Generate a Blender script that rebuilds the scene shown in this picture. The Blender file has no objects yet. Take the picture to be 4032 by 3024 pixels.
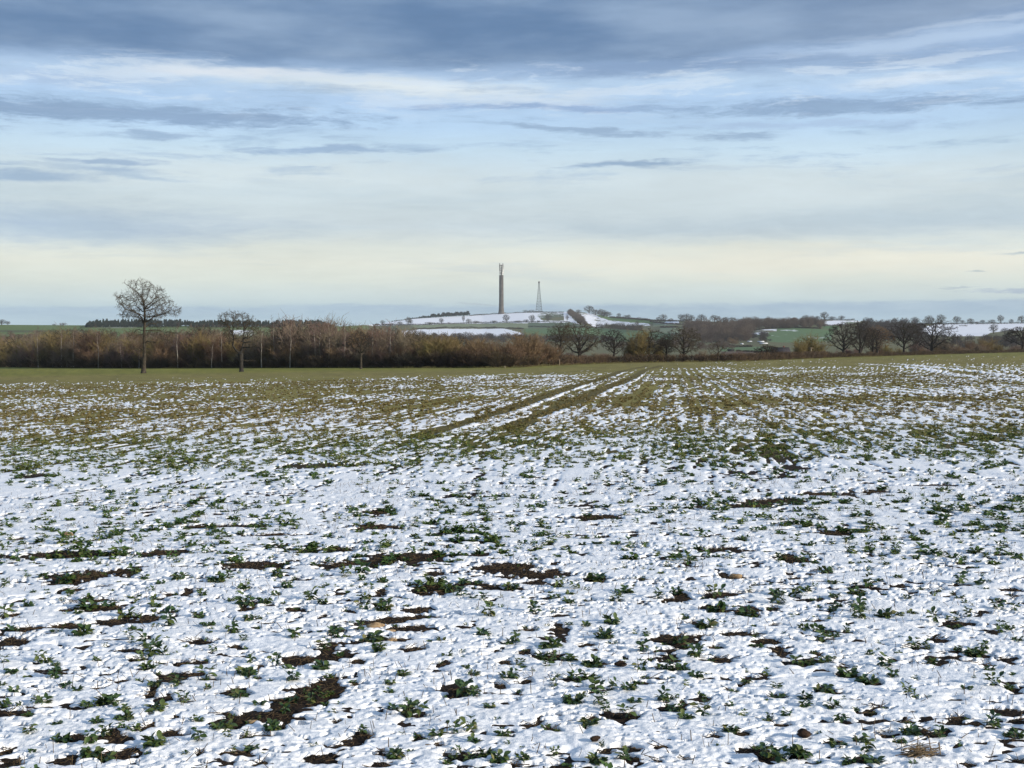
import bpy, math, random
import numpy as np

# ------------------------------------------------------------------ camera, sky, sun, exposure
SC = bpy.context.scene
C = SC.collection
F = 5200.0                 # focal length in photograph pixels (4032 x 3024)
CX, CY, HZ = 2016.0, 1512.0, 1310.0
CAMH = 1.6
TH = math.atan((CY - HZ) / F)
SUN_EL, SUN_AZ = math.radians(18.0), math.radians(116.0)     # azimuth clockwise from the view direction
EXPOSURE = 0.16

cam_d = bpy.data.cameras.new("camera")
cam = bpy.data.objects.new("camera", cam_d)
C.objects.link(cam)
cam.location = (0, 0, CAMH)
cam.rotation_euler = (math.radians(90) - TH, 0, 0)
cam_d.sensor_fit = 'HORIZONTAL'
cam_d.sensor_width = 36.0
cam_d.lens = 36.0 * F / 4032.0
cam_d.clip_start = 0.05
cam_d.clip_end = 40000.0
SC.camera = cam

SC.view_settings.view_transform = 'Standard'
SC.view_settings.look = 'None'
SC.view_settings.gamma = 1.0
SC.view_settings.use_curve_mapping = False
SC.view_settings.exposure = EXPOSURE
SC.cycles.max_bounces = 6
SC.cycles.diffuse_bounces = 3
SC.cycles.glossy_bounces = 2
SC.cycles.transmission_bounces = 2
SC.cycles.volume_bounces = 1
SC.cycles.transparent_max_bounces = 8
SC.cycles.use_denoising = True
SC.cycles.denoiser = 'OPENIMAGEDENOISE'
SC.cycles.denoising_input_passes = 'RGB_ALBEDO_NORMAL'
SC.cycles.denoising_prefilter = 'ACCURATE'

def lin(r, g, b):
    def f(c):
        c = c / 255.0
        return c / 12.92 if c <= 0.04045 else ((c + 0.055) / 1.055) ** 2.4
    return (f(r), f(g), f(b), 1.0)

class NT:
    """small helper around a node tree"""
    def __init__(self, tree):
        self.t = tree
        self.t.nodes.clear()
    def n(self, typ, **kw):
        nd = self.t.nodes.new(typ)
        for k, v in kw.items():
            setattr(nd, k, v)
        return nd
    def put(self, sock, v):
        if isinstance(v, bpy.types.NodeSocket):
            self.t.links.new(v, sock)
        elif v is not None:
            sock.default_value = v
    def math(self, op, a, b=None, c=None, clamp=False):
        nd = self.n('ShaderNodeMath', operation=op, use_clamp=clamp)
        for i, v in enumerate((a, b, c)):
            self.put(nd.inputs[i], v)
        return nd.outputs[0]
    def vmath(self, op, a, b=None, c=None):
        nd = self.n('ShaderNodeVectorMath', operation=op)
        for i, v in enumerate((a, b, c)):
            self.put(nd.inputs[i], v)
        return nd.outputs[1] if op in ('LENGTH', 'DOT_PRODUCT', 'DISTANCE') else nd.outputs[0]
    def mix(self, fac, a, b, blend='MIX'):
        nd = self.n('ShaderNodeMix', data_type='RGBA', blend_type=blend)
        self.put(nd.inputs[0], fac)
        self.put(nd.inputs[6], a)
        self.put(nd.inputs[7], b)
        return nd.outputs[2]
    def noise(self, vec, scale, detail=3.0, rough=0.55, dist=0.0):
        nd = self.n('ShaderNodeTexNoise')
        self.put(nd.inputs['Vector'], vec)
        self.put(nd.inputs['Scale'], scale)
        self.put(nd.inputs['Detail'], detail)
        self.put(nd.inputs['Roughness'], rough)
        self.put(nd.inputs['Distortion'], dist)
        return nd
    def maprange(self, v, a, b, c=0.0, d=1.0, smooth=True):
        nd = self.n('ShaderNodeMapRange')
        nd.interpolation_type = 'SMOOTHSTEP' if smooth else 'LINEAR'
        for i, x in enumerate((v, a, b, c, d)):
            self.put(nd.inputs[i], x)
        return nd.outputs[0]
    def ramp(self, fac, stops, interp='LINEAR'):
        nd = self.n('ShaderNodeValToRGB')
        cr = nd.color_ramp
        cr.interpolation = interp
        while len(cr.elements) < len(stops):
            cr.elements.new(0.5)
        for e, (p, c) in zip(cr.elements, stops):
            e.position = p
            e.color = c
        self.put(nd.inputs[0], fac)
        return nd.outputs[0]

def build_world():
    w = bpy.data.worlds.new("World")
    SC.world = w
    w.use_nodes = True
    N = NT(w.node_tree)
    tc = N.n('ShaderNodeTexCoord').outputs['Generated']
    d = N.vmath('NORMALIZE', tc)
    sep = N.n('ShaderNodeSeparateXYZ')
    N.put(sep.inputs[0], d)
    x, y, z = sep.outputs
    hor = N.math('SQRT', N.math('ADD', N.math('MULTIPLY', x, x), N.math('MULTIPLY', y, y)))
    hor = N.math('MAXIMUM', hor, 0.02)
    v = N.math('MULTIPLY', N.math('DIVIDE', z, hor), F / 1000.0)
    az = N.math('ARCTAN2', x, y)
    u = N.math('MULTIPLY', az, F / 1000.0)
    cmb = N.n('ShaderNodeCombineXYZ')
    N.put(cmb.inputs[0], u)
    N.put(cmb.inputs[1], v)
    uv = cmb.outputs[0]
    # stretched turbulence: clouds seen edge-on
    n1 = N.noise(N.vmath('MULTIPLY', uv, (0.9, 5.5, 1)), 1.0, 5.0, 0.6)
    n2 = N.noise(N.vmath('MULTIPLY', uv, (3.2, 15.0, 1)), 1.0, 6.0, 0.65)
    w1 = N.vmath('MULTIPLY', N.vmath('SUBTRACT', n1.outputs['Color'], (0.5, 0.5, 0.5)), (0.55, 0.10, 0))
    w2 = N.vmath('MULTIPLY', N.vmath('SUBTRACT', n2.outputs['Color'], (0.5, 0.5, 0.5)), (0.20, 0.060, 0))
    wuv = N.vmath('ADD', uv, N.vmath('ADD', w1, w2))
    ws = N.n('ShaderNodeSeparateXYZ')
    N.put(ws.inputs[0], wuv)
    luv = N.vmath('ADD', uv, N.vmath('MULTIPLY', N.vmath('ADD', w1, w2), (0.5, 0.22, 0)))
    lsx = N.n('ShaderNodeSeparateXYZ')
    N.put(lsx.inputs[0], luv)
    VM = 1.5
    st = [(-0.3, (150, 170, 190)), (0.0, (170, 194, 205)), (0.085, (172, 195, 206)), (0.135, (200, 215, 214)), (0.20, (220, 227, 217)),
          (0.27, (229, 232, 220)), (0.33, (223, 229, 221)), (0.41, (203, 216, 222)), (0.49, (203, 217, 223)), (0.60, (207, 222, 229)),
          (0.71, (197, 221, 238)), (0.80, (182, 211, 239)), (0.90, (176, 205, 237)), (0.97, (184, 210, 237)), (1.05, (150, 178, 214)), (1.15, (124, 152, 190)),
          (1.32, (112, 141, 182)), (1.5, (122, 150, 190))]
    fac = N.math('DIVIDE', N.math('ADD', lsx.outputs[1], 0.3), VM + 0.3, clamp=True)
    base = N.ramp(fac, [((p + 0.3) / (VM + 0.3), lin(*c)) for p, c in st])
    col = base
    n3 = N.noise(N.vmath('MULTIPLY', N.vmath('ADD', uv, w1), (5.5, 34.0, 1)), 1.0, 9.0, 0.72)
    brk = N.math('MULTIPLY', N.math('SUBTRACT', n3.outputs[0], 0.5), 2.6)
    grain = N.noise(N.vmath('MULTIPLY', uv, (0.9, 3.6, 1)), 1.3, 5.0, 0.5)

    def blob(col, u0, v0, hu, hv, c, s, rot=0.0, hard=0.35, src=wuv):
        mp = N.n('ShaderNodeMapping', vector_type='TEXTURE')
        N.put(mp.inputs[0], src)
        mp.inputs['Location'].default_value = (u0, v0, 0)
        mp.inputs['Rotation'].default_value = (0, 0, rot)
        mp.inputs['Scale'].default_value = (hu, hv, 1)
        L = N.math('ADD', N.vmath('LENGTH', mp.outputs[0]), N.math('MULTIPLY', brk, 1.0 if hard > 0.3 else 0.5))
        m = N.maprange(L, 1.35, hard - 0.12, 0.0, s)
        return N.mix(m, col, lin(*c))

    # soft bands first, then streaks
    col = blob(col, 1.25, 0.275, 1.3, 0.075, (240, 238, 222), 0.85, 0.0, 0.2)
    col = blob(col, -1.7, 0.40, 0.85, 0.085, (163, 186, 211), 0.85, 0.0, 0.1)
    col = blob(col, 1.2, 0.42, 1.5, 0.060, (186, 203, 214), 0.8, 0.02, 0.1)
    col = blob(col, -0.9, 0.62, 0.9, 0.08, (214, 226, 230), 0.6, 0.0, 0.1)
    col = blob(col, 1.4, 0.56, 1.2, 0.09, (212, 224, 228), 0.6, 0.0, 0.1)
    # bright rims under the high bank
    col = blob(col, -0.45, 0.955, 0.85, 0.05, (230, 238, 241), 0.85, -0.055, 0.15)
    col = blob(col, -1.1, 0.995, 0.5, 0.022, (225, 233, 242), 0.9, 0.03, 0.2)
    col = blob(col, 1.55, 0.945, 0.32, 0.024, (222, 233, 244), 0.8, 0.05, 0.2)
    col = blob(col, 1.55, 1.09, 0.9, 0.045, (190, 212, 238), 0.7, 0.09, 0.3)
    # high bank: its lower edge rises to the right
    sx, sy = ws.outputs[0], ws.outputs[1]
    edge = N.math('ADD', N.math('ADD', 1.030, N.math('MULTIPLY', N.math('MAXIMUM', N.math('SUBTRACT', sx, 0.7), 0.0), 0.125)), 0.0)
    bm = N.maprange(N.math('ADD', N.math('SUBTRACT', sy, edge), N.math('MULTIPLY', brk, 0.03)), -0.03, 0.05, 0.0, 1.0)
    bankc = N.mix(N.maprange(grain.outputs[0], 0.33, 0.70), lin(98, 130, 170), lin(140, 164, 194))
    bankc = N.mix(N.maprange(sx, 0.2, 2.0, 0.0, 0.45), bankc, lin(160, 178, 203))
    col = N.mix(bm, col, bankc)
    col = blob(col, 1.75, 1.155, 0.55, 0.016, (196, 213, 233), 0.5, 0.08, 0.2)
    col = blob(col, 1.75, 1.03, 0.75, 0.05, (152, 178, 212), 0.8, 0.06, 0.3)
    col = blob(col, 0.65, 1.02, 0.9, 0.035, (128, 155, 192), 0.8, 0.02, 0.3)
    col = blob(col, -1.75, 0.955, 0.55, 0.035, (172, 196, 226), 0.8, 0.0, 0.2)
    # grey-blue streaks
    G = (136, 163, 196)
    G2 = (150, 176, 205)
    col = blob(col, -1.60, 0.830, 0.95, 0.042, G, 0.95, -0.012, 0.55)
    col = blob(col, 0.10, 0.876, 0.62, 0.014, (150, 177, 214), 0.9, 0.0, 0.4)
    col = blob(col, 1.28, 0.862, 0.66, 0.028, G, 0.9, -0.012, 0.45)
    col = blob(col, 1.1, 0.80, 0.5, 0.02, (168, 193, 224), 0.7, -0.02, 0.4)
    col = blob(col, 0.28, 0.785, 0.42, 0.014, G2, 0.9, -0.07, 0.4)
    col = blob(col, 0.90, 0.752, 0.17, 0.020, G2, 0.85, 0.0, 0.4)
    col = blob(col, -1.40, 0.752, 0.18, 0.017, G2, 0.9, 0.0, 0.4)
    col = blob(col, -0.70, 0.710, 0.40, 0.016, (152, 179, 210), 0.9, 0.01, 0.4)
    col = blob(col, 0.46, 0.648, 0.25, 0.012, (146, 172, 200), 0.95, 0.03, 0.4)
    col = blob(col, -1.82, 0.588, 0.30, 0.022, (150, 177, 206), 0.85, -0.03, 0.3)
    col = blob(col, -1.52, 0.612, 0.20, 0.018, (154, 180, 208), 0.8, -0.03, 0.3)
    col = blob(col, -1.90, 0.622, 0.16, 0.012, (160, 185, 210), 0.8, 0.03, 0.3)
    col = blob(col, -1.38, 0.588, 0.16, 0.012, (160, 185, 210), 0.7, -0.05, 0.3)
    col = blob(col, -1.50, 0.640, 0.18, 0.014, (150, 176, 206), 0.85, -0.02, 0.4)
    col = blob(col, -1.98, 0.745, 0.12, 0.018, G2, 0.9, 0.0, 0.4)
    col = blob(col, 0.95, 0.635, 0.5, 0.008, (190, 208, 222), 0.6, 0.0, 0.4)
    col = blob(col, 2.02, 0.300, 0.11, 0.007, (170, 184, 190), 0.9, 0.0, 0.4)
    col = blob(col, 1.72, 0.222, 0.06, 0.005, (178, 190, 194), 0.8, 0.0, 0.4)
    col = blob(col, 1.90, 0.160, 0.22, 0.009, (166, 183, 200), 0.9, 0.02, 0.4)
    col = blob(col, 1.65, 0.168, 0.08, 0.005, (172, 188, 196), 0.8, 0.0, 0.4)
    col = blob(col, -0.15, 0.118, 0.10, 0.005, (170, 186, 194), 0.8, 0.0, 0.4)
    # loose wisps: grey ones under the bank, pale torn ones along its edge
    wn = N.noise(N.vmath('MULTIPLY', N.vmath('ADD', uv, w1), (1.7, 13.0, 1)), 1.0, 9.0, 0.70)
    wm = N.math('MULTIPLY', N.maprange(wn.outputs[0], 0.50, 0.66, 0.0, 0.55), N.math('MULTIPLY', N.maprange(v, 0.52, 0.66), N.maprange(v, 1.02, 0.93)))
    col = N.mix(wm, col, lin(150, 178, 208))
    wm2 = N.math('MULTIPLY', N.maprange(wn.outputs[0], 0.50, 0.40, 0.0, 0.55), N.math('MULTIPLY', N.maprange(v, 0.80, 0.92), N.maprange(v, 1.09, 1.0)))
    col = N.mix(wm2, col, lin(216, 230, 244))
    bn = N.noise(N.vmath('MULTIPLY', N.vmath('ADD', uv, w1), (0.8, 7.0, 1)), 1.0, 7.0, 0.6)
    wm3 = N.math('MULTIPLY', N.maprange(bn.outputs[0], 0.47, 0.64, 0.0, 0.40), N.math('MULTIPLY', N.maprange(v, 0.14, 0.24), N.maprange(v, 0.66, 0.54)))
    col = N.mix(wm3, col, lin(184, 203, 215))
    # low grey-blue bank along the horizon
    e2 = N.math('ADD', N.math('MULTIPLY', lsx.outputs[0], 0.006), 0.108)
    lb = N.maprange(N.math('ADD', N.math('SUBTRACT', N.math('ADD', N.math('MULTIPLY', lsx.outputs[1], 0.65), N.math('MULTIPLY', sy, 0.35)), e2), N.math('MULTIPLY', brk, 0.012)), 0.012, -0.010, 0.0, 0.9)
    lowc = N.mix(N.maprange(n3.outputs[0], 0.35, 0.65, 0.0, 0.5), N.mix(N.maprange(v, 0.0, 0.11), lin(172, 197, 208), lin(152, 178, 200)), lin(178, 198, 210))
    col = N.mix(lb, col, lowc)
    # thin broken veil over everything
    veil = N.math('ADD', N.maprange(grain.outputs[0], 0.35, 0.70, -0.05, 0.06, smooth=False), N.maprange(n3.outputs[0], 0.3, 0.7, -0.035, 0.035, smooth=False))
    cs = N.n('ShaderNodeHueSaturation')
    N.put(cs.inputs['Value'], N.math('ADD', 1.0, veil))
    N.put(cs.inputs['Color'], col)
    col = cs.outputs[0]
    sky = N.n('ShaderNodeTexSky', sky_type='NISHITA')
    sky.sun_disc = False
    sky.sun_elevation = SUN_EL
    sky.sun_rotation = SUN_AZ
    sky.air_density = 1.0
    sky.dust_density = 1.5
    bg1 = N.n('ShaderNodeBackground')
    N.put(bg1.inputs[0], sky.outputs[0])
    bg1.inputs[1].default_value = 0.10
    bg2 = N.n('ShaderNodeBackground')
    N.put(bg2.inputs[0], col)
    bg2.inputs[1].default_value = 0.945
    mx = N.n('ShaderNodeMixShader')
    mx.inputs[0].default_value = 0.95
    N.t.links.new(bg1.outputs[0], mx.inputs[1])
    N.t.links.new(bg2.outputs[0], mx.inputs[2])
    out = N.n('ShaderNodeOutputWorld')
    N.t.links.new(mx.outputs[0], out.inputs[0])
build_world()

sun_d = bpy.data.lights.new("sun", 'SUN')
sun_d.energy = 4.8
sun_d.angle = math.radians(2.5)
sun_d.color = (1.0, 0.90, 0.76)
sun = bpy.data.objects.new("sun", sun_d)
C.objects.link(sun)
_sd = (math.sin(SUN_AZ) * math.cos(SUN_EL), math.cos(SUN_AZ) * math.cos(SUN_EL), math.sin(SUN_EL))
from mathutils import Vector
sun.rotation_euler = Vector(_sd).to_track_quat('Z', 'Y').to_euler()
sun.location = (60, -20, 40)

# ------------------------------------------------------------------ helpers
rng = np.random.default_rng(7)
PERM = np.random.default_rng(3).permutation(256)
PERM = np.concatenate([PERM, PERM])
GR = np.stack([np.cos(np.arange(16) * math.pi / 8), np.sin(np.arange(16) * math.pi / 8)], 1).astype(np.float32)

def perlin(x, y, seed=0):
    x = x + seed * 17.31
    y = y + seed * 9.77
    xi = np.floor(x).astype(np.int64)
    yi = np.floor(y).astype(np.int64)
    xf = (x - xi).astype(np.float32)
    yf = (y - yi).astype(np.float32)
    u = xf * xf * xf * (xf * (xf * 6 - 15) + 10)
    v = yf * yf * yf * (yf * (yf * 6 - 15) + 10)
    xi &= 255
    yi &= 255
    a = PERM[xi]
    b = PERM[(xi + 1) & 255]
    def g(h, dx, dy):
        gg = GR[h & 15]
        return gg[..., 0] * dx + gg[..., 1] * dy
    n00 = g(PERM[a + yi], xf, yf)
    n01 = g(PERM[a + ((yi + 1) & 255)], xf, yf - 1)
    n10 = g(PERM[b + yi], xf - 1, yf)
    n11 = g(PERM[b + ((yi + 1) & 255)], xf - 1, yf - 1)
    l0 = n00 + u * (n10 - n00)
    l1 = n01 + u * (n11 - n01)
    return (l0 + v * (l1 - l0)) * 1.5

def sstep(a, b, x):
    t = np.clip((x - a) / (b - a), 0, 1)
    return t * t * (3 - 2 * t)

def mesh_np(name, V, Q, mat=None, smooth=False, parent=None, attrs=None, link=True):
    """one mesh object out of a vertex array and an array of quads"""
    me = bpy.data.meshes.new(name)
    V = np.ascontiguousarray(V, dtype=np.float32)
    Q = np.ascontiguousarray(Q, dtype=np.int32)
    me.vertices.add(len(V))
    me.vertices.foreach_set('co', V.ravel())
    me.loops.add(Q.size)
    me.loops.foreach_set('vertex_index', Q.ravel())
    me.polygons.add(len(Q))
    me.polygons.foreach_set('loop_start', np.arange(0, Q.size, 4, dtype=np.int32))
    if smooth:
        me.polygons.foreach_set('use_smooth', np.ones(len(Q), dtype=bool))
    me.update(calc_edges=True)
    for an, (typ, arr) in (attrs or {}).items():
        at = me.attributes.new(an, typ, 'POINT')
        at.data.foreach_set('color' if typ == 'FLOAT_COLOR' else 'value', np.ascontiguousarray(arr, dtype=np.float32).ravel())
    if mat is not None:
        me.materials.append(mat)
    if not link:
        return me
    o = bpy.data.objects.new(name, me)
    C.objects.link(o)
    if parent is not None:
        o.parent = parent
    return o

def tag(o, label=None, cat=None, group=None, kind=None):
    if label:
        o['label'] = label
    if cat:
        o['category'] = cat
    if group:
        o['group'] = group
    if kind:
        o['kind'] = kind
    return o

def empty(name, loc=(0, 0, 0), rz=0.0):
    o = bpy.data.objects.new(name, None)
    o.empty_display_size = 0.5
    o.location = loc
    o.rotation_euler = (0, 0, rz)
    C.objects.link(o)
    return o

def copy_tree(o, parent=None):
    c = o.copy()
    C.objects.link(c)
    if parent is not None:
        c.parent = parent
    for ch in list(o.children):
        copy_tree(ch, c)
    return c

class MB:
    """collects boxes, tubes and lathes, all in quads"""
    def __init__(self):
        self.V, self.Q, self.n = [], [], 0
    def add(self, V, Q):
        V = np.asarray(V, float)
        self.V.append(V)
        self.Q.append(np.asarray(Q, int) + self.n)
        self.n += len(V)
    def box(self, c, s, rz=0.0):
        x, y, z = s[0] / 2, s[1] / 2, s[2] / 2
        P = np.array([(-x, -y, -z), (x, -y, -z), (x, y, -z), (-x, y, -z), (-x, -y, z), (x, -y, z), (x, y, z), (-x, y, z)])
        cr, sr = math.cos(rz), math.sin(rz)
        P = np.stack([P[:, 0] * cr - P[:, 1] * sr, P[:, 0] * sr + P[:, 1] * cr, P[:, 2]], 1) + np.array(c)
        self.add(P, [(0, 3, 2, 1), (4, 5, 6, 7), (0, 1, 5, 4), (1, 2, 6, 5), (2, 3, 7, 6), (3, 0, 4, 7)])
        return self
    def prism(self, pts, y0, y1):
        """4-point outline in x,z extruded along y"""
        P = [(x, y0, z) for x, z in pts] + [(x, y1, z) for x, z in pts]
        self.add(P, [(3, 2, 1, 0), (4, 5, 6, 7), (0, 1, 5, 4), (1, 2, 6, 5), (2, 3, 7, 6), (3, 0, 4, 7)])
        return self
    def tubes(self, S, k=5):
        V, Q = tube_arrays(S, k)
        self.add(V, Q)
        return self
    def lathe(self, prof, k=32, c=(0, 0, 0)):
        a = np.arange(k) * 2 * math.pi / k
        V = []
        for r, z in prof:
            V.append(np.stack([c[0] + r * np.cos(a), c[1] + r * np.sin(a), np.full(k, c[2] + z)], 1))
        Q = []
        for i in range(len(prof) - 1):
            for j in range(k):
                j2 = (j + 1) % k
                Q.append((i * k + j, i * k + j2, (i + 1) * k + j2, (i + 1) * k + j))
        self.add(np.concatenate(V), Q)
        return self
    def build(self, name, mat, parent=None, smooth=False):
        return mesh_np(name, np.concatenate(self.V), np.concatenate(self.Q), mat, smooth, parent)

def tube_arrays(S, k=3):
    """S: rows of p0(3) p1(3) r0 r1 -> open k-sided tubes"""
    S = np.asarray(S, float).reshape(-1, 8)
    p0, p1, r0, r1 = S[:, 0:3], S[:, 3:6], S[:, 6], S[:, 7]
    d = p1 - p0
    d /= np.maximum(np.linalg.norm(d, axis=1, keepdims=True), 1e-9)
    ref = np.where(np.abs(d[:, 2:3]) > 0.9, np.array([[1.0, 0, 0]]), np.array([[0, 0, 1.0]]))
    a = np.cross(d, ref)
    a /= np.maximum(np.linalg.norm(a, axis=1, keepdims=True), 1e-9)
    b = np.cross(d, a)
    ang = np.arange(k) * 2 * math.pi / k
    ring = a[:, None, :] * np.cos(ang)[None, :, None] + b[:, None, :] * np.sin(ang)[None, :, None]
    V = np.concatenate([p0[:, None, :] + ring * r0[:, None, None], p1[:, None, :] + ring * r1[:, None, None]], 1)
    n = len(S)
    base = (np.arange(n) * 2 * k)[:, None]
    j = np.arange(k)
    j2 = (j + 1) % k
    Q = np.stack([base + j, base + k + j, base + k + j2, base + j2], 2)
    return V.reshape(-1, 3), Q.reshape(-1, 4)

def replicate(V, Q, pos, scl, rz, tilt=None):
    """many copies of one little mesh as arrays"""
    n = len(pos)
    c, s = np.cos(rz)[:, None], np.sin(rz)[:, None]
    x = V[None, :, 0] * c - V[None, :, 1] * s
    y = V[None, :, 0] * s + V[None, :, 1] * c
    z = np.broadcast_to(V[None, :, 2], x.shape)
    scl = np.asarray(scl, float)
    if scl.ndim == 1:
        P = np.stack([x, y, z], 2) * scl[:, None, None]
    else:
        P = np.stack([x, y, z], 2) * scl[:, None, :]
    P = P + pos[:, None, :]
    QQ = Q[None] + (np.arange(n) * len(V))[:, None, None]
    return P.reshape(-1, 3), QQ.reshape(-1, 4)

# ------------------------------------------------------------------ the lie of the land
PA, PB = 0.0141, -0.0163          # field plane: z = PA x + PB y
def vl(px):
    return HZ - F * (PB + PA * (px - CX) / F)
EDGE = np.array([(-1700, 1470), (-400, 1450), (0, 1446), (200, 1449), (600, 1451), (1000, 1449.5), (1600, 1449.5), (2000, 1449), (2198, 1438), (2400, 1431),
                 (2650, 1427), (2894, 1424), (3258, 1409.5), (3668, 1397), (4026, 1387), (4600, 1372), (5700, 1340)])
def y_edge(px):
    return CAMH * F / np.maximum(np.interp(px, EDGE[:, 0], EDGE[:, 1]) - vl(np.asarray(px, float)), 18.0)
SKYL = np.array([(-1700, 1282), (-400, 1283), (0, 1279), (345, 1281), (1000, 1285), (1350, 1285), (1480, 1277), (1536, 1267), (1626, 1255), (1840, 1243),
                 (1974, 1235), (2063, 1231), (2218, 1229), (2297, 1230), (2407, 1249), (2566, 1260), (2700, 1264), (2900, 1268), (3238, 1260),
                 (3350, 1261), (3500, 1272), (3719, 1275), (4032, 1273), (4800, 1278), (5700, 1282)])
DSKY = np.array([(-1700, 1600), (0, 1700), (1200, 1900), (1500, 2700), (1900, 3000), (2350, 3000), (2650, 2300), (3000, 1900), (4032, 1800), (5700, 1700)])
GP = 1.3
def sky_py(px):
    return np.interp(px, SKYL[:, 0], SKYL[:, 1])
def d_sky(px):
    return np.interp(px, DSKY[:, 0], DSKY[:, 1])

def plane_z(x, y):
    return PA * np.clip(x, -480, 480) + PB * np.clip(y, -40, 480)

def ground_z(x, y):
    x = np.asarray(x, float)
    y = np.asarray(y, float)
    r = np.hypot(x, y)
    az = np.arctan2(x, y)
    ac = np.clip(az, -0.62, 0.62)
    u = np.tan(ac)
    px = CX + F * u
    Y = np.maximum(r * np.cos(ac), 1e-6)
    Ye = y_edge(px)
    k = np.minimum(Ye / Y, 1.0)
    zp = plane_z(x * k, y * k)
    Yv = np.maximum(450.0, Ye + 80.0)
    zv = CAMH + Yv * (HZ - 1420.0) / F
    t1 = np.clip((Y - Ye) / (Yv - Ye), 0, 1)
    Ds = d_sky(px)
    s = np.clip((Y - Yv) / (Ds - Yv), 0, 1)
    S = sky_py(px)
    py = 1420.0 + (S - 1420.0) * s ** GP
    zh = CAMH + np.minimum(np.maximum(Y, Yv), Ds) * (HZ - py) / F
    z = np.where(Y <= Ye, zp, np.where(Y < Yv, zp + (zv - zp) * t1, zh))
    z = np.where(Y > Ds, np.maximum(zh - 0.03 * (Y - Ds), -12.0), z)
    return z

def hp(px, py):
    """point of the far slopes behind the field that shows at this spot of the photograph"""
    S = float(sky_py(px))
    Ye = float(y_edge(px))
    Yv = max(450.0, Ye + 80.0)
    s = min(max((py - 1420.0) / (S - 1420.0), 0.0), 1.0) ** (1 / GP)
    Y = Yv + (float(d_sky(px)) - Yv) * s
    x = Y * (px - CX) / F
    return x, Y, float(ground_z(x, Y))

def fp(px, py):
    """point of the field plane seen at this pixel"""
    cx, cy = (px - CX) / F, (CY - py) / F
    dx, dy, dz = cx, math.cos(TH) + cy * math.sin(TH), -math.sin(TH) + cy * math.cos(TH)
    t = -CAMH / (dz - PA * dx - PB * dy)
    return dx * t, dy * t, CAMH + dz * t

# row direction of the drilled crop and the tramlines
RV = (2650 - CX) / F
RL = math.hypot(RV, 1.0)
def rowcoord(x, y):
    along = (x * RV + y) / RL
    across = (x - y * RV) / RL
    return across, along

# ------------------------------------------------------------------ materials
def material(name, build):
    m = bpy.data.materials.new(name)
    m.use_nodes = True
    N = NT(m.node_tree)
    out = N.n('ShaderNodeOutputMaterial')
    p = N.n('ShaderNodeBsdfPrincipled')
    N.t.links.new(p.outputs[0], out.inputs[0])
    p.inputs['Roughness'].default_value = 0.85
    p.inputs['Specular IOR Level'].default_value = 0.2
    build(N, p)
    return m

def objpos(N):
    return N.n('ShaderNodeNewGeometry').outputs['Position']

def mottled(name, c1, c2, scale=3.0, rough=0.85, bump=0.0, obj=False, spec=0.2):
    def b(N, p):
        vec = N.n('ShaderNodeTexCoord').outputs['Object'] if obj else objpos(N)
        nz = N.noise(vec, scale, 4.0, 0.6)
        col = N.mix(N.maprange(nz.outputs[0], 0.32, 0.68), c1, c2)
        if obj:
            ri = N.n('ShaderNodeObjectInfo').outputs['Random']
            hs = N.n('ShaderNodeHueSaturation')
            N.put(hs.inputs['Value'], N.maprange(ri, 0, 1, 0.78, 1.22, smooth=False))
            N.put(hs.inputs['Hue'], N.maprange(N.math('FRACT', N.math('MULTIPLY', ri, 7.3)), 0, 1, 0.485, 0.515, smooth=False))
            N.put(hs.inputs['Color'], col)
            col = hs.outputs[0]
        N.put(p.inputs['Base Color'], col)
        p.inputs['Roughness'].default_value = rough
        p.inputs['Specular IOR Level'].default_value = spec
        if bump:
            bp = N.n('ShaderNodeBump')
            bp.inputs['Strength'].default_value = bump
            N.put(bp.inputs['Height'], nz.outputs[0])
            N.put(p.inputs['Normal'], bp.outputs[0])
    return material(name, b)

def v4(r, g, b):
    return (r, g, b, 1.0)

def mat_ground(N, p):
    at = N.n('ShaderNodeAttribute', attribute_name='col').outputs['Color']
    sn = N.n('ShaderNodeAttribute', attribute_name='snowamt').outputs['Fac']
    pos = objpos(N)
    fine = N.noise(pos, 55.0, 5.0, 0.65)
    mid = N.noise(pos, 1.7, 4.0, 0.6)
    big = N.noise(N.vmath('MULTIPLY', pos, (0.030, 0.012, 0.03)), 1.0, 5.0, 0.65)
    big2 = N.noise(N.vmath('MULTIPLY', pos, (0.16, 0.05, 0.1)), 1.0, 3.0, 0.6)
    v = N.math('ADD', N.maprange(fine.outputs[0], 0.3, 0.7, -0.38, 0.38, smooth=False), N.maprange(mid.outputs[0], 0.3, 0.7, -0.22, 0.22, smooth=False))
    hs = N.n('ShaderNodeHueSaturation')
    N.put(hs.inputs['Value'], N.math('ADD', 1.0, v))
    N.put(hs.inputs['Color'], at)
    straw = N.maprange(N.noise(N.vmath('MULTIPLY', pos, (70, 22, 70)), 1.0, 3.0, 0.6).outputs[0], 0.58, 0.72, 0.0, 0.45)
    base = N.mix(straw, hs.outputs[0], v4(0.12, 0.078, 0.038))
    nz = N.math('ADD', N.math('MULTIPLY', big.outputs[0], 0.65), N.math('MULTIPLY', big2.outputs[0], 0.35))
    th = N.math('SUBTRACT', 1.0, sn)
    m = N.maprange(N.math('SUBTRACT', nz, N.math('ADD', N.math('MULTIPLY', th, 0.5), 0.25)), -0.05, 0.05)
    m = N.math('MULTIPLY', m, N.maprange(sn, 0.0, 0.08))
    N.put(p.inputs['Base Color'], N.mix(m, base, v4(0.80, 0.82, 0.86)))
    bp = N.n('ShaderNodeBump')
    bp.inputs['Strength'].default_value = 0.9
    bp.inputs['Distance'].default_value = 0.02
    N.put(bp.inputs['Height'], fine.outputs[0])
    N.put(p.inputs['Normal'], bp.outputs[0])
    p.inputs['Roughness'].default_value = 0.95
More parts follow.
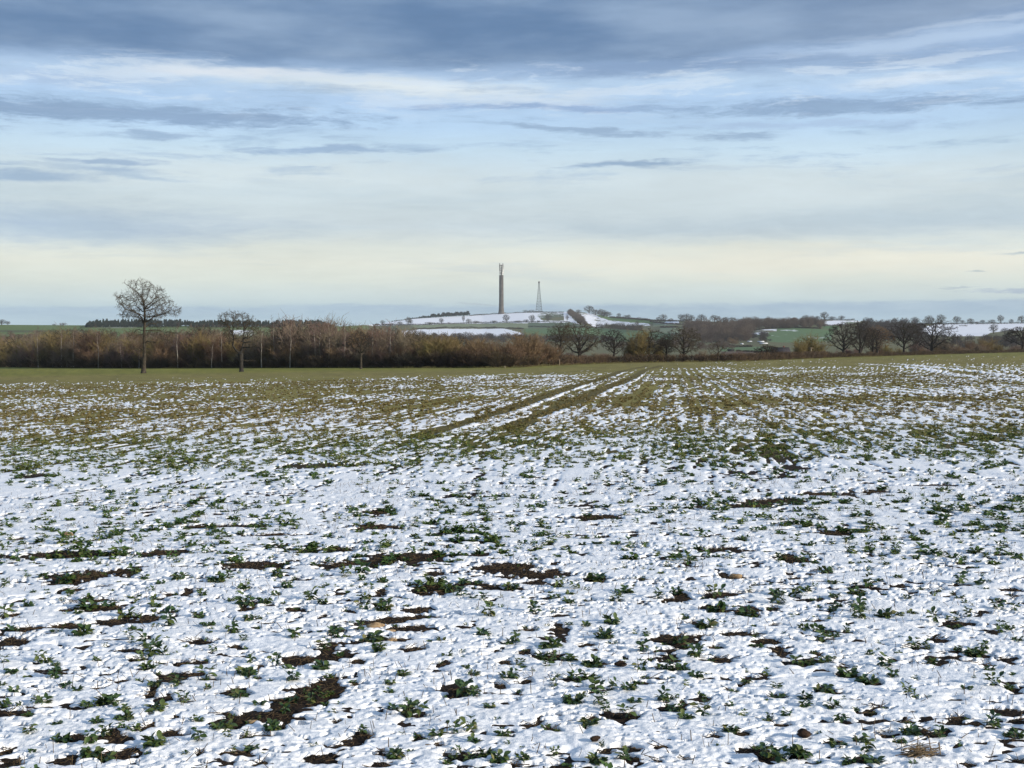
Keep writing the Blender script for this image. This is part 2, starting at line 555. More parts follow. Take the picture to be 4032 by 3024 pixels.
M_GROUND = material('soil_and_grass', mat_ground)

def mat_snow(N, p):
    pos = objpos(N)
    n1 = N.noise(pos, 26.0, 5.0, 0.7)
    n2 = N.noise(pos, 5.0, 3.0, 0.5)
    col = N.mix(N.maprange(n2.outputs[0], 0.3, 0.7), v4(0.88, 0.905, 0.935), v4(0.94, 0.94, 0.935))
    N.put(p.inputs['Base Color'], col)
    bp = N.n('ShaderNodeBump')
    bp.inputs['Strength'].default_value = 0.6
    bp.inputs['Distance'].default_value = 0.015
    N.put(bp.inputs['Height'], n1.outputs[0])
    N.put(p.inputs['Normal'], bp.outputs[0])
    p.inputs['Roughness'].default_value = 0.85
    p.inputs['Specular IOR Level'].default_value = 0.1
M_SNOW = material('snow', mat_snow)

def mat_leaf(N, p):
    at = N.n('ShaderNodeAttribute', attribute_name='tint').outputs['Fac']
    ri = N.n('ShaderNodeObjectInfo').outputs['Random']
    nz = N.noise(objpos(N), 40.0, 3.0, 0.6)
    f = N.math('ADD', N.math('MULTIPLY', at, 0.75), N.math('MULTIPLY', ri, 0.25))
    f = N.math('ADD', f, N.maprange(nz.outputs[0], 0.3, 0.7, -0.15, 0.15, smooth=False), clamp=True)
    col = N.ramp(f, [(0.0, v4(0.020, 0.050, 0.024)), (0.45, v4(0.042, 0.082, 0.022)), (0.8, v4(0.10, 0.125, 0.034)), (1.0, v4(0.17, 0.155, 0.06))])  # yellow-green end paints in backlit sheen, besides yellowed leaves
    N.put(p.inputs['Base Color'], col)
    p.inputs['Roughness'].default_value = 0.5
    p.inputs['Specular IOR Level'].default_value = 0.35
M_LEAF = material('bean_leaf', mat_leaf)

def mat_leaf_far(N, p):
    at = N.n('ShaderNodeAttribute', attribute_name='tint').outputs['Fac']
    col = N.ramp(at, [(0.0, v4(0.022, 0.055, 0.024)), (0.35, v4(0.060, 0.110, 0.026)), (0.6, v4(0.135, 0.155, 0.036)), (1.0, v4(0.22, 0.175, 0.065))])  # ramp brightened to carry sunlit green in the leaf colour
    N.put(p.inputs['Base Color'], col)
    p.inputs['Roughness'].default_value = 0.6
M_LEAF_FAR = material('field_plant_leaf', mat_leaf_far)

M_STRAW = mottled('straw', v4(0.030, 0.023, 0.016), v4(0.13, 0.088, 0.045), 30.0)
M_STRAW_PALE = mottled('pale_straw', v4(0.08, 0.055, 0.032), v4(0.26, 0.19, 0.11), 40.0)
M_STONE = mottled('tan_stone', v4(0.20, 0.13, 0.07), v4(0.42, 0.30, 0.17), 30.0, 0.8, 0.4)
M_CLOD = mottled('soil_clod', v4(0.02, 0.012, 0.008), v4(0.055, 0.033, 0.02), 60.0, 0.95, 0.6)
M_BARK = mottled('bark', v4(0.030, 0.026, 0.020), v4(0.075, 0.062, 0.045), 4.0, 0.9)
M_BARK_DK = mottled('dark_bark', v4(0.018, 0.017, 0.016), v4(0.045, 0.040, 0.034), 4.0, 0.9)
M_TWIG = mottled('twigs', v4(0.050, 0.042, 0.030), v4(0.10, 0.080, 0.052), 0.6, 0.9)
M_TWIG_DK = mottled('dark_twigs', v4(0.030, 0.027, 0.024), v4(0.065, 0.052, 0.040), 0.5, 0.9)
M_BIRCH = mottled('birch_bark', v4(0.21, 0.18, 0.14), v4(0.40, 0.36, 0.30), 1.2, 0.8)
M_RUSSET = mottled('russet_twigs', v4(0.130, 0.084, 0.050), v4(0.23, 0.155, 0.095), 0.35, 0.9, obj=True)
M_OLIVE = mottled('olive_twigs', v4(0.150, 0.116, 0.048), v4(0.26, 0.205, 0.088), 0.35, 0.9, obj=True)
M_GREYBR = mottled('grey_brown_twigs', v4(0.150, 0.118, 0.082), v4(0.27, 0.215, 0.155), 0.35, 0.9, obj=True)
M_PURPLE = mottled('purple_brown_twigs', v4(0.120, 0.080, 0.068), v4(0.21, 0.145, 0.122), 0.35, 0.9, obj=True)
M_TANPALE = mottled('pale_tan_twigs', v4(0.20, 0.165, 0.115), v4(0.33, 0.28, 0.20), 0.35, 0.9, obj=True)
M_BRAMBLE = mottled('bramble_with_shade', v4(0.050, 0.038, 0.025), v4(0.11, 0.080, 0.048), 0.5, 0.9, obj=True)  # dark tone puts the thicket's self-shade into the bush colour
M_HEDGE = mottled('hedge_twigs', v4(0.025, 0.024, 0.020), v4(0.060, 0.050, 0.036), 0.3, 0.9, obj=True)
M_FARTREE = mottled('far_bare_twigs', v4(0.050, 0.046, 0.038), v4(0.09, 0.080, 0.060), 0.1, 0.9, obj=True)
M_PINE = mottled('pine_needles', v4(0.012, 0.022, 0.018), v4(0.030, 0.045, 0.034), 0.2, 0.9, obj=True)
M_WOODBR = mottled('brown_wood', v4(0.078, 0.058, 0.046), v4(0.145, 0.112, 0.086), 0.05, 0.9)
M_WOODDK = mottled('dark_wood', v4(0.035, 0.032, 0.034), v4(0.075, 0.064, 0.060), 0.04, 0.9)
M_CONCRETE = mottled('concrete', v4(0.062, 0.055, 0.048), v4(0.11, 0.098, 0.085), 0.12, 0.85)
M_STEEL = mottled('galvanised_steel', v4(0.06, 0.065, 0.075), v4(0.11, 0.12, 0.13), 0.8, 0.6)
M_DKSTEEL = mottled('dark_steel', v4(0.07, 0.065, 0.06), v4(0.14, 0.12, 0.11), 0.8, 0.6)
M_DISH = mottled('white_dish', v4(0.55, 0.53, 0.50), v4(0.70, 0.68, 0.64), 0.8, 0.5)
M_BRICK = mottled('red_brick', v4(0.13, 0.055, 0.045), v4(0.22, 0.10, 0.075), 1.5, 0.9)
M_ROOF = mottled('dark_roof_tiles', v4(0.020, 0.018, 0.022), v4(0.05, 0.042, 0.044), 1.5, 0.9)
M_WHITE = mottled('white_paint', v4(0.62, 0.64, 0.66), v4(0.78, 0.78, 0.78), 1.0, 0.7)
M_GLASS = mottled('window_glass', v4(0.20, 0.22, 0.25), v4(0.34, 0.36, 0.38), 1.0, 0.2, spec=0.5)
M_POLE = mottled('weathered_wood', v4(0.22, 0.18, 0.13), v4(0.34, 0.28, 0.20), 2.0, 0.9)
M_DARKBOARD = mottled('dark_boards', v4(0.016, 0.018, 0.018), v4(0.035, 0.036, 0.034), 1.0, 0.9)

# ------------------------------------------------------------------ near-field features read off the photograph: zoom tiles (x0) at 0.4666 px
TX = (0.0, 1000.0, 2010.0, 3020.0)
def tile(t, zx, zy):
    return TX[t] + zx * 0.4666, 2250.0 + zy * 0.4666
BARE = [
 [(700,45,90,30),(560,95,110,25),(620,165,100,18),(850,140,70,10),(190,310,90,15),(720,265,220,14),(820,320,230,25),(560,335,60,15),(100,390,90,25),
  (960,440,130,30),(1250,410,70,45),(550,475,160,25),(200,500,200,20),(150,590,120,35),(1100,680,130,12),(1690,600,190,22),(1980,650,60,18),(1150,760,80,18),
  (1590,785,200,22),(990,945,110,28),(840,1000,50,14),(1450,905,120,35),(1260,1050,60,35),(1380,1090,60,40),(1990,1020,110,45),(160,1200,120,40),(1880,1210,90,25),
  (2020,1270,140,60),(1240,1320,40,25),(1440,1380,130,30),(920,1410,160,50),(640,1410,60,30),(2100,1410,80,22),(50,1530,70,45),(1020,1550,170,45),(570,1620,130,30),
  (130,1630,130,35),(2010,1550,140,35),(1690,1550,40,15),(1640,890,70,20),(2110,270,70,30),(2090,330,80,15),(1580,185,40,25),(1430,205,50,15)],
 [(340,330,70,25),(420,760,190,35),(620,660,140,35),(690,730,120,25),(560,1000,220,100),(330,1120,210,60),(200,1230,170,50),(250,1320,50,30),(580,400,70,14),
  (1390,340,110,22),(1000,440,180,18),(1290,410,220,25),(1300,490,210,22),(1200,590,100,18),(1330,660,100,22),(870,610,80,15),(1070,190,60,30),(720,205,60,15),
  (1560,150,200,40),(1420,180,70,25),(1810,110,100,18),(2000,140,150,18),(1700,1020,120,55),(780,1470,110,35),(920,1400,90,35),(570,1600,190,45),(700,1285,50,14),(870,775,60,18),
  (1600,795,60,18),(2060,970,60,25),(2120,780,70,25),(1790,1560,200,40),(100,1400,110,18),(60,1640,60,25),(1080,1545,60,12),(1560,1480,50,10),(1380,1430,50,10),
  (880,960,70,12),(1520,30,90,20),(2120,55,70,10),(50,810,50,18),(1040,1655,90,15)],
 [(200,95,90,12),(700,70,90,30),(1410,250,100,18),(1440,200,50,35),(1720,205,150,25),(1850,55,120,18),(1990,185,120,10),(1740,325,100,28),(1990,350,90,40),(1540,440,60,10),
  (400,500,80,35),(150,505,60,15),(1540,560,150,28),(1280,580,70,28),(1920,540,170,22),(1420,610,110,35),(1320,680,80,15),(640,640,80,28),(110,700,80,22),(320,720,130,35),
  (2120,600,100,18),(1730,650,70,22),(1770,755,130,30),(1340,735,60,18),(700,790,90,30),(1380,820,130,45),(110,950,70,20),(2060,910,90,18),(560,920,130,20),
  (1110,965,60,14),(1220,920,120,10),(1830,1010,35,10),(1370,1165,120,25),(960,1220,110,35),(180,1310,90,20),(370,1350,60,20),(700,1260,70,14),(1970,1380,80,20),
  (1720,1415,90,16),(1000,1500,100,25),(800,1545,90,18),(1000,1590,60,20),(2030,1530,110,30),(2140,1580,50,40),(1260,1500,80,8),(1450,1600,50,18),(40,1640,60,15),(1240,1615,30,12)],
 [(250,70,90,10),(40,320,60,16),(1140,140,50,8),(750,195,70,20),(2080,175,80,20),(2060,225,60,10),(60,465,80,10),(380,435,120,8),(1590,450,110,22),(60,610,60,15),(110,685,80,32),
  (420,710,60,12),(1440,580,65,28),(1250,650,90,15),(370,780,170,18),(1060,760,50,15),(660,820,60,15),(1830,800,60,20),(2020,750,80,15),(690,890,80,25),(480,1010,70,25),
  (860,940,80,25),(90,1065,70,18),(930,1155,45,12),(870,1210,80,12),(1150,1290,60,15),(1600,1250,40,10),(2030,1185,150,20),(1680,1300,110,20),(2090,1275,60,16),(130,1310,70,15),
  (1010,1380,110,20),(1370,1385,140,45),(580,1470,110,22),(830,1600,130,35),(1330,1560,100,20),(2120,1620,90,20),(1700,1650,50,10)]]
PLANTS = [
 [(40,140,80),(220,55,60),(370,60,100),(560,105,150),(710,50,90),(1220,70,70),(1510,75,130),(1830,100,140),(1940,70,80),(1140,35,80),(1360,120,70),(940,175,60),(1480,200,50),
  (1710,215,80),(2050,160,100),(280,195,60),(590,195,80),(740,250,100),(520,255,60),(740,320,160),(930,300,120),(1310,310,110),(1300,250,70),(660,370,70),(1680,280,45),(2060,290,120),
  (1960,260,70),(40,400,110),(240,310,90),(1070,390,130),(1170,390,60),(1660,390,90),(2100,430,110),(1420,470,120),(1760,480,110),(1960,530,90),(700,545,150),(90,510,110),(1120,510,80),
  (1090,580,70),(1220,640,120),(1320,630,90),(2060,600,70),(1290,720,130),(1380,700,80),(1190,770,80),(1810,690,60),(1530,720,50),(320,780,100),(410,780,80),(30,790,90),(100,870,100),
  (810,770,70),(470,910,90),(1740,760,50),(2080,890,160),(2120,790,90),(1240,840,120),(1760,920,130),(1500,970,110),(1300,980,110),(20,980,70),(560,980,80),(650,1030,90),(110,1035,90),
  (2010,1080,140),(1750,1010,70),(370,1120,130),(880,1130,160),(960,1150,90),(720,1160,110),(1320,1190,160),(1570,1120,110),(1060,1190,100),(30,1150,100),(230,1240,100),(1050,1270,140),
  (810,1300,100),(490,1310,70),(1130,1350,120),(240,1390,110),(1860,1340,180),(520,1450,140),(750,1480,120),(900,1400,100),(1300,1490,190),(1680,1450,110),(770,1580,170),(910,1600,120),
  (2120,1520,110),(280,1550,70),(160,1140,50),(1680,1285,80)],
 [(90,280,110),(180,215,80),(200,50,120),(280,140,90),(480,250,100),(580,280,90),(360,330,60),(470,350,50),(600,340,40),(580,55,60),(760,50,100),(910,25,120),(910,85,80),(1080,110,100),
  (690,145,50),(900,140,50),(940,250,110),(1120,270,100),(930,330,110),(1100,340,140),(1290,250,50),(1530,130,160),(1640,170,120),(1410,185,90),(1770,110,110),(1890,110,70),(1750,220,110),
  (1850,240,70),(1940,260,70),(2140,150,100),(40,420,70),(110,380,60),(1980,390,110),(340,575,100),(680,530,120),(690,575,80),(590,580,40),(1010,600,180),(900,510,80),(1060,680,120),
  (1930,550,120),(1570,600,80),(2160,620,80),(600,670,110),(190,780,90),(570,840,140),(280,840,70),(1640,730,90),(1760,740,40),(1790,830,60),(330,940,110),(1260,900,110),(1150,970,90),
  (1860,895,100),(2120,920,110),(320,1110,100),(480,1130,80),(260,1210,80),(50,1150,100),(1170,1180,100),(1310,1160,100),(1300,1240,120),(1390,1230,120),(1760,1060,130),(1870,1070,100),(1990,1170,100),
  (160,1350,140),(920,1380,70),(1550,1410,130),(1690,1380,110),(1840,1360,110),(1850,1460,110),(2100,1410,110),(1200,1580,140),(1690,1590,80),(1820,1600,100),(1950,1560,120),(2070,1620,150),
  (2090,235,50),(1370,220,30)],
 [(30,150,90),(400,145,80),(560,160,70),(340,190,60),(370,240,90),(500,210,70),(490,280,90),(630,250,40),(730,85,150),(980,195,130),(910,260,90),(1110,80,60),(1280,145,50),(1400,195,100),
  (1240,240,100),(1720,220,120),(1520,180,50),(210,360,110),(230,430,50),(490,470,70),(640,480,90),(850,450,140),(790,580,140),(780,530,90),(1140,560,60),(1740,340,150),(1990,380,150),
  (1470,420,60),(1650,490,180),(1120,680,90),(40,610,90),(340,650,160),(260,740,110),(360,750,80),(80,810,80),(510,770,130),(690,810,150),(190,860,50),(310,820,90),(1430,610,120),
  (1560,740,120),(2100,655,70),(1290,840,100),(1370,850,100),(1450,840,100),(1110,850,100),(1570,910,120),(650,920,120),(530,940,110),(30,930,80),(370,990,80),(720,1020,120),(850,1010,90),
  (1000,1020,130),(1100,970,50),(1990,960,90),(520,1130,150),(600,1080,80),(760,1140,110),(1050,1130,120),(1290,1110,110),(1380,1100,60),(1380,1190,130),(1630,1230,130),(1470,1260,120),
  (1000,1240,120),(800,1190,90),(670,1310,140),(300,1340,80),(1850,1370,150),(360,1570,70),(110,1610,120),(730,1630,150),(960,1600,120),(770,1490,40),(1770,1500,60),(2140,1580,120),
  (2160,1280,60),(1600,1060,50),(680,240,30),(1880,1200,40)],
 [(70,210,120),(240,220,110),(340,180,90),(90,280,120),(560,120,90),(630,110,60),(570,230,90),(750,205,140),(860,135,90),(870,45,60),(1110,70,80),(480,15,120),(1180,240,70),(1620,110,110),
  (1790,120,80),(1450,180,60),(1630,240,80),(590,310,90),(560,340,70),(770,350,120),(830,330,50),(780,410,110),(1000,400,150),(1120,390,80),(1220,370,80),(1410,440,110),(1530,400,50),
  (1690,390,80),(1940,330,100),(2090,345,70),(250,380,60),(300,500,90),(440,520,120),(460,600,100),(570,560,90),(670,530,60),(1950,520,100),(2050,500,80),(1120,575,50),(940,615,50),
  (820,650,40),(1250,660,90),(1340,670,70),(1610,680,70),(1750,710,140),(1840,670,70),(2110,600,90),(240,790,90),(360,790,90),(480,780,100),(550,760,60),(870,720,80),(1000,820,110),
  (1390,790,90),(670,900,150),(840,950,150),(1880,850,90),(1060,910,90),(480,1030,150),(80,1010,80),(80,1080,120),(330,1090,120),(560,1160,130),(320,1160,110),(160,1240,70),(20,1270,60),
  (1190,1040,80),(1690,1020,90),(1910,980,120),(620,1270,110),(1210,1400,150),(1460,1420,110),(1910,1330,120),(2110,1410,130),(1140,1470,80),(800,1460,140),(850,1540,120),(590,1490,150),
  (30,1560,130),(110,1620,130),(260,1570,170),(880,1630,170),(690,1640,110),(1230,1650,70)]]

plant_list = []                       # (px, py, width px)
for t in range(4):
    for zx, zy, wd in PLANTS[t]:
        px, py = tile(t, zx, zy)
        plant_list.append((px, py, wd * 0.4666))
bare_list = []                        # (x, y, half width, half depth)
for t in range(4):
    for zx, zy, hw, hh in BARE[t]:
        px, py = tile(t, zx, zy)
        x, y, z = fp(px, py)
        bare_list.append((x, y, hw * 0.4666 * y / F, max(hh * 0.4666 * y * y / (F * CAMH), 0.03)))
# a few longer bare strips further up the field: px, py, half width px, half height px
for px, py, hw, hh in [(260,2190,230,14),(410,2262,160,14),(280,2285,90,14),(880,2075,160,7),(1480,2080,90,9),(1080,2110,120,5),(1260,1835,130,9),(3050,1975,110,10),(2960,1992,90,10),
                       (3250,1950,90,10),(3430,1942,60,9),(3680,1918,110,10),(3900,1895,80,8),(3720,1855,120,7),(2340,2040,110,9),(2830,2165,90,10),(640,2182,80,12),(980,2230,130,14),
                       (1380,2225,130,12),(1600,2200,140,20),(1990,2240,130,18),(2120,2265,120,14),(3120,2205,70,16),(3280,2105,60,10),(1330,2165,110,8),(60,2130,50,10),(1480,2018,60,10)]:
    x, y, z = fp(px, py)
    bare_list.append((x, y, hw * y / F, hh * y * y / (F * CAMH)))

# scattered seedlings beyond the listed ones
def scatter_plants():
    g = np.random.default_rng(5)
    xs, ys = [], []
    amax = 0.47
    for r0, r1, dens in ((3.2, 9.6, 14), (9.6, 16, 24), (16, 19, 30), (19, 29, 40), (29, 48, 15), (48, 90, 5)):
        am = 0.88 if r1 < 17 else (0.65 if r1 < 30 else amax)
        n = int(dens * am * (r1 * r1 - r0 * r0))
        rr = np.sqrt(g.uniform(r0 * r0, r1 * r1, n))
        aa = g.uniform(-am, am, n)
        x, y = rr * np.sin(aa), rr * np.cos(aa)
        pp = CX + F * x / (y * 0.99925 + CAMH * 0.0388)
        ppy = vl(pp) + F * CAMH / y
        listed = (pp > -60) & (pp < 4092) & (ppy > 2235) & (ppy < 3080)
        # plants stand in looser and denser drifts
        keep = (perlin(x / 1.6, y / 2.2, 41) + 0.8 * perlin(x / 0.5, y / 0.6, 42) > g.uniform(-1.1, 0.45, len(x))) & ~listed
        keep &= rr < y_edge(CX + F * x / y) * 0.8
        ww = F * CAMH / y
        keep &= g.random(len(x)) > 0.55 * sstep(425, 450, ww) * sstep(620, 540, ww)
        ax, al = rowcoord(x, y)
        ra = np.round(ax / 0.55) * 0.55 + g.normal(0, 0.07, len(x))
        f = sstep(28, 45, rr) * (g.random(len(x)) < 0.7)
        ax = ax + (ra - ax) * f
        x, y = (ax + al * RV) / RL, (al - ax * RV) / RL
        xs.append(x[keep])
        ys.append(y[keep])
    n0 = sum(len(v) for v in xs)
    # tiny sprigs between the bigger plants
    amax = 0.88
    n = int(15 * amax * (13 ** 2 - 4.3 ** 2))
    rr = np.sqrt(g.uniform(4.3 ** 2, 13 ** 2, n))
    aa = g.uniform(-amax, amax, n)
    xs.append(rr * np.sin(aa))
    ys.append(rr * np.cos(aa))
    x, y = np.concatenate(xs), np.concatenate(ys)
    size = np.where(np.arange(len(x)) < n0, 1.0, 0.42) * g.uniform(0.060, 0.130, len(x)) * np.where(np.hypot(x, y) > 30, 1.25, 1.0)
    big = perlin(x / 0.9, y / 1.1, 43) > 0.25
    return x, y, size * np.where(big, 1.3, 1.0)
SCAT_X, SCAT_Y, SCAT_S = scatter_plants()

# tramlines in the field (photograph pixels)
TR_DARK = [[(1640,1722),(1658,1715),(1807,1671),(1976,1623),(2146,1559),(2281,1515),(2390,1484),(2437,1464),(2553,1440)],
           [(2010,1690),(2024,1681),(2146,1627),(2281,1573),(2417,1515),(2492,1488),(2539,1457),(2614,1437)],
           [(1480,1625),(1600,1605),(1730,1585)],
           [(2460,1600),(2520,1550),(2560,1515)]]
TR_WHITE = [[(1720,1714),(1860,1672),(2015,1627),(2180,1565),(2300,1520),(2395,1490),(2450,1467)],
            [(2055,1690),(2180,1632),(2310,1578),(2440,1520),(2510,1492),(2552,1460)],
            [(3380,1431),(3422,1434),(3642,1451),(3796,1481),(4026,1497),(4200,1512)],
            [(3500,1431),(3565,1435),(3770,1453),(4026,1486),(4200,1500)],
            [(3054,1419),(3284,1428)],[(3100,1417),(3300,1421)],[(3640,1401),(4032,1406)]]

def seg_dist(x, y, pts):
    d = np.full(x.shape, 1e9)
    P = [fp(*q)[:2] for q in pts]
    for (x0, y0), (x1, y1) in zip(P[:-1], P[1:]):
        dx, dy = x1 - x0, y1 - y0
        t = np.clip(((x - x0) * dx + (y - y0) * dy) / (dx * dx + dy * dy), 0, 1)
        d = np.minimum(d, np.hypot(x - x0 - t * dx, y - y0 - t * dy))
    return d

A_W = np.array([15, 25, 35, 45, 58, 70, 85, 100, 120, 150, 200, 290, 370, 440, 600, 3000.0])
A_L = np.array([-5.0, -4.6, -4.2, -3.8, -3.2, -2.2, -1.1, -0.55, -0.4, -0.35, -0.15, 0.25, 0.6, 1.0, 1.35, 1.45])
A_M = np.array([-5.0, -4.2, -3.8, -3.4, -2.8, -1.7, -0.6, -0.2, -0.1, -0.05, 0.0, 0.3, 0.6, 1.0, 1.35, 1.45])
A_R = np.array([-3.2, -2.6, -2.0, -1.7, -1.3, -0.7, -0.35, -0.3, -0.25, -0.15, 0.0, 0.3, 0.6, 1.0, 1.35, 1.45])
def snow_bias(px, w):
    a, b, c = np.interp(w, A_W, A_L), np.interp(w, A_W, A_M), np.interp(w, A_W, A_R)
    t1 = sstep(1200, 2100, px)
    t2 = sstep(2300, 2900, px)
    return (a * (1 - t1) + b * t1) * (1 - t2) + c * t2

def soil_relief(x, y, r):
    f = 1 - sstep(14, 30, r)
    return f * (0.008 * perlin(x / 0.30, y / 0.30, 5) + 0.008 * perlin(x / 0.08, y / 0.08, 6) + 0.006 * perlin(x / 0.03, y / 0.03, 7))

# ------------------------------------------------------------------ ground: one sheet all round, out to the far hills
def az_columns(dense, step_px, coarse, mid=0.95, mid_px=3.5):
    n = int(2 * dense * (F * 1024 / 4032) / step_px)
    inner = np.linspace(-dense, dense, n)
    m = coarse // 2
    k = int((mid - dense) * (F * 1024 / 4032) / mid_px)
    right = np.concatenate([dense + (mid - dense) * np.linspace(0, 1, k + 1)[1:], mid + (math.pi - mid) * (np.linspace(0, 1, m + 1)[1:] ** 1.4)])
    left = -right[::-1]
    return np.concatenate([left[1:], inner, right])     # -pi dropped: the ring is closed by index

def ring_quads(nr, nc):
    i = np.arange(nr - 1)[:, None] * nc
    j = np.arange(nc)[None, :]
    j2 = (j + 1) % nc
    return np.stack([i + j, i + j2, i + nc + j2, i + nc + j], 2).reshape(-1, 4)

def in_poly(px, py, poly):
    inside = np.zeros(px.shape, bool)
    n = len(poly)
    for i in range(n):
        x0, y0 = poly[i]
        x1, y1 = poly[(i + 1) % n]
        c = ((y0 > py) != (y1 > py)) & (px < (x1 - x0) * (py - y0) / (y1 - y0 + 1e-12) + x0)
        inside ^= c
    return inside

GREEN, DGREEN, PALEG, DULL = (0.125, 0.200, 0.060), (0.085, 0.155, 0.060), (0.20, 0.235, 0.14), (0.125, 0.125, 0.060)
FIELDS = [  # far fields: outline in the photograph, ground colour, how much snow lies on it
 ([(-1700,1270),(1100,1270),(1450,1284),(1450,1420),(-1700,1420)], (0.105, 0.155, 0.045), 0.0),
 ([(-400,1300),(330,1298),(340,1306),(-400,1310)], (0.07, 0.085, 0.03), 0.0),
 ([(380,1284),(540,1286),(540,1292),(380,1292)], PALEG, 0.30),
 ([(900,1298),(1000,1300),(1010,1325),(900,1325)], PALEG, 0.45),
 ([(1440,1279),(1536,1265),(1626,1253),(1974,1235),(2140,1226),(2150,1236),(2112,1248),(2140,1262),(2240,1262),(2240,1270),(1800,1275),(1650,1279),(1480,1283)], DULL, 0.97),
 ([(2140,1224),(2218,1226),(2222,1247),(2130,1256),(2108,1247)], (0.085,0.115,0.065), 0.42),
 ([(2218,1224),(2262,1224),(2250,1250),(2300,1290),(2235,1264),(2218,1262)], DULL, 0.85),
 ([(1620,1281),(1740,1277),(2000,1273),(2080,1272),(2080,1293),(1860,1290),(1740,1291),(1640,1294)], PALEG, 0.12),
 ([(2080,1271),(2240,1269),(2330,1287),(2080,1292)], (0.085,0.125,0.075), 0.1),
 ([(1580,1302),(1640,1298),(1760,1295),(1990,1294),(2060,1313),(2060,1325),(1580,1325)], DULL, 0.95),
 ([(2060,1294),(2330,1290),(2350,1289),(2520,1302),(2640,1310),(2640,1345),(2060,1345)], DGREEN, 0.0),
 ([(2270,1233),(2330,1234),(2370,1246),(2420,1262),(2550,1274),(2565,1284),(2480,1286),(2400,1279),(2340,1289),(2318,1276),(2285,1262)], DULL, 0.64),
 ([(2330,1228),(2407,1247),(2566,1259),(2600,1262),(2570,1275),(2470,1268),(2400,1262),(2360,1248)], GREEN, 0.10),
 ([(2570,1258),(2660,1262),(2660,1280),(2570,1286)], PALEG, 0.30),
 ([(2625,1263),(2672,1262),(2672,1276),(2610,1276)], DULL, 0.9),
 ([(2600,1290),(2700,1290),(2700,1312),(2600,1312)], PALEG, 0.2),
 ([(3235,1263),(3330,1262),(3310,1281),(3250,1282)], DULL, 0.99),
 ([(3310,1264),(3390,1258),(3390,1268),(3310,1282)], PALEG, 0.5),
 ([(2905,1310),(2960,1303),(3040,1293),(3130,1290),(3275,1300),(3275,1340),(3180,1350),(3030,1345),(3000,1330),(2960,1318)], (0.105,0.175,0.075), 0.30),
 ([(2925,1308),(2990,1298),(3060,1292),(3060,1303),(2990,1318),(2950,1318)], DULL, 0.50),
 ([(3120,1290),(3280,1299),(3280,1318),(3160,1308)], (0.105,0.180,0.070), 0.0),
 ([(3240,1283),(3300,1283),(3300,1298),(3240,1294)], DGREEN, 0.0),
 ([(2840,1366),(3050,1366),(3050,1384),(2840,1384)], (0.11,0.175,0.075), 0.05),
 ([(2840,1384),(3060,1384),(3060,1420),(2840,1420)], (0.11,0.075,0.05), 0.0),
 ([(3590,1300),(3680,1276),(4100,1272),(4300,1272),(4300,1300),(3960,1302),(3900,1310),(3870,1324),(3700,1324),(3600,1318)], DULL, 1.0),
]

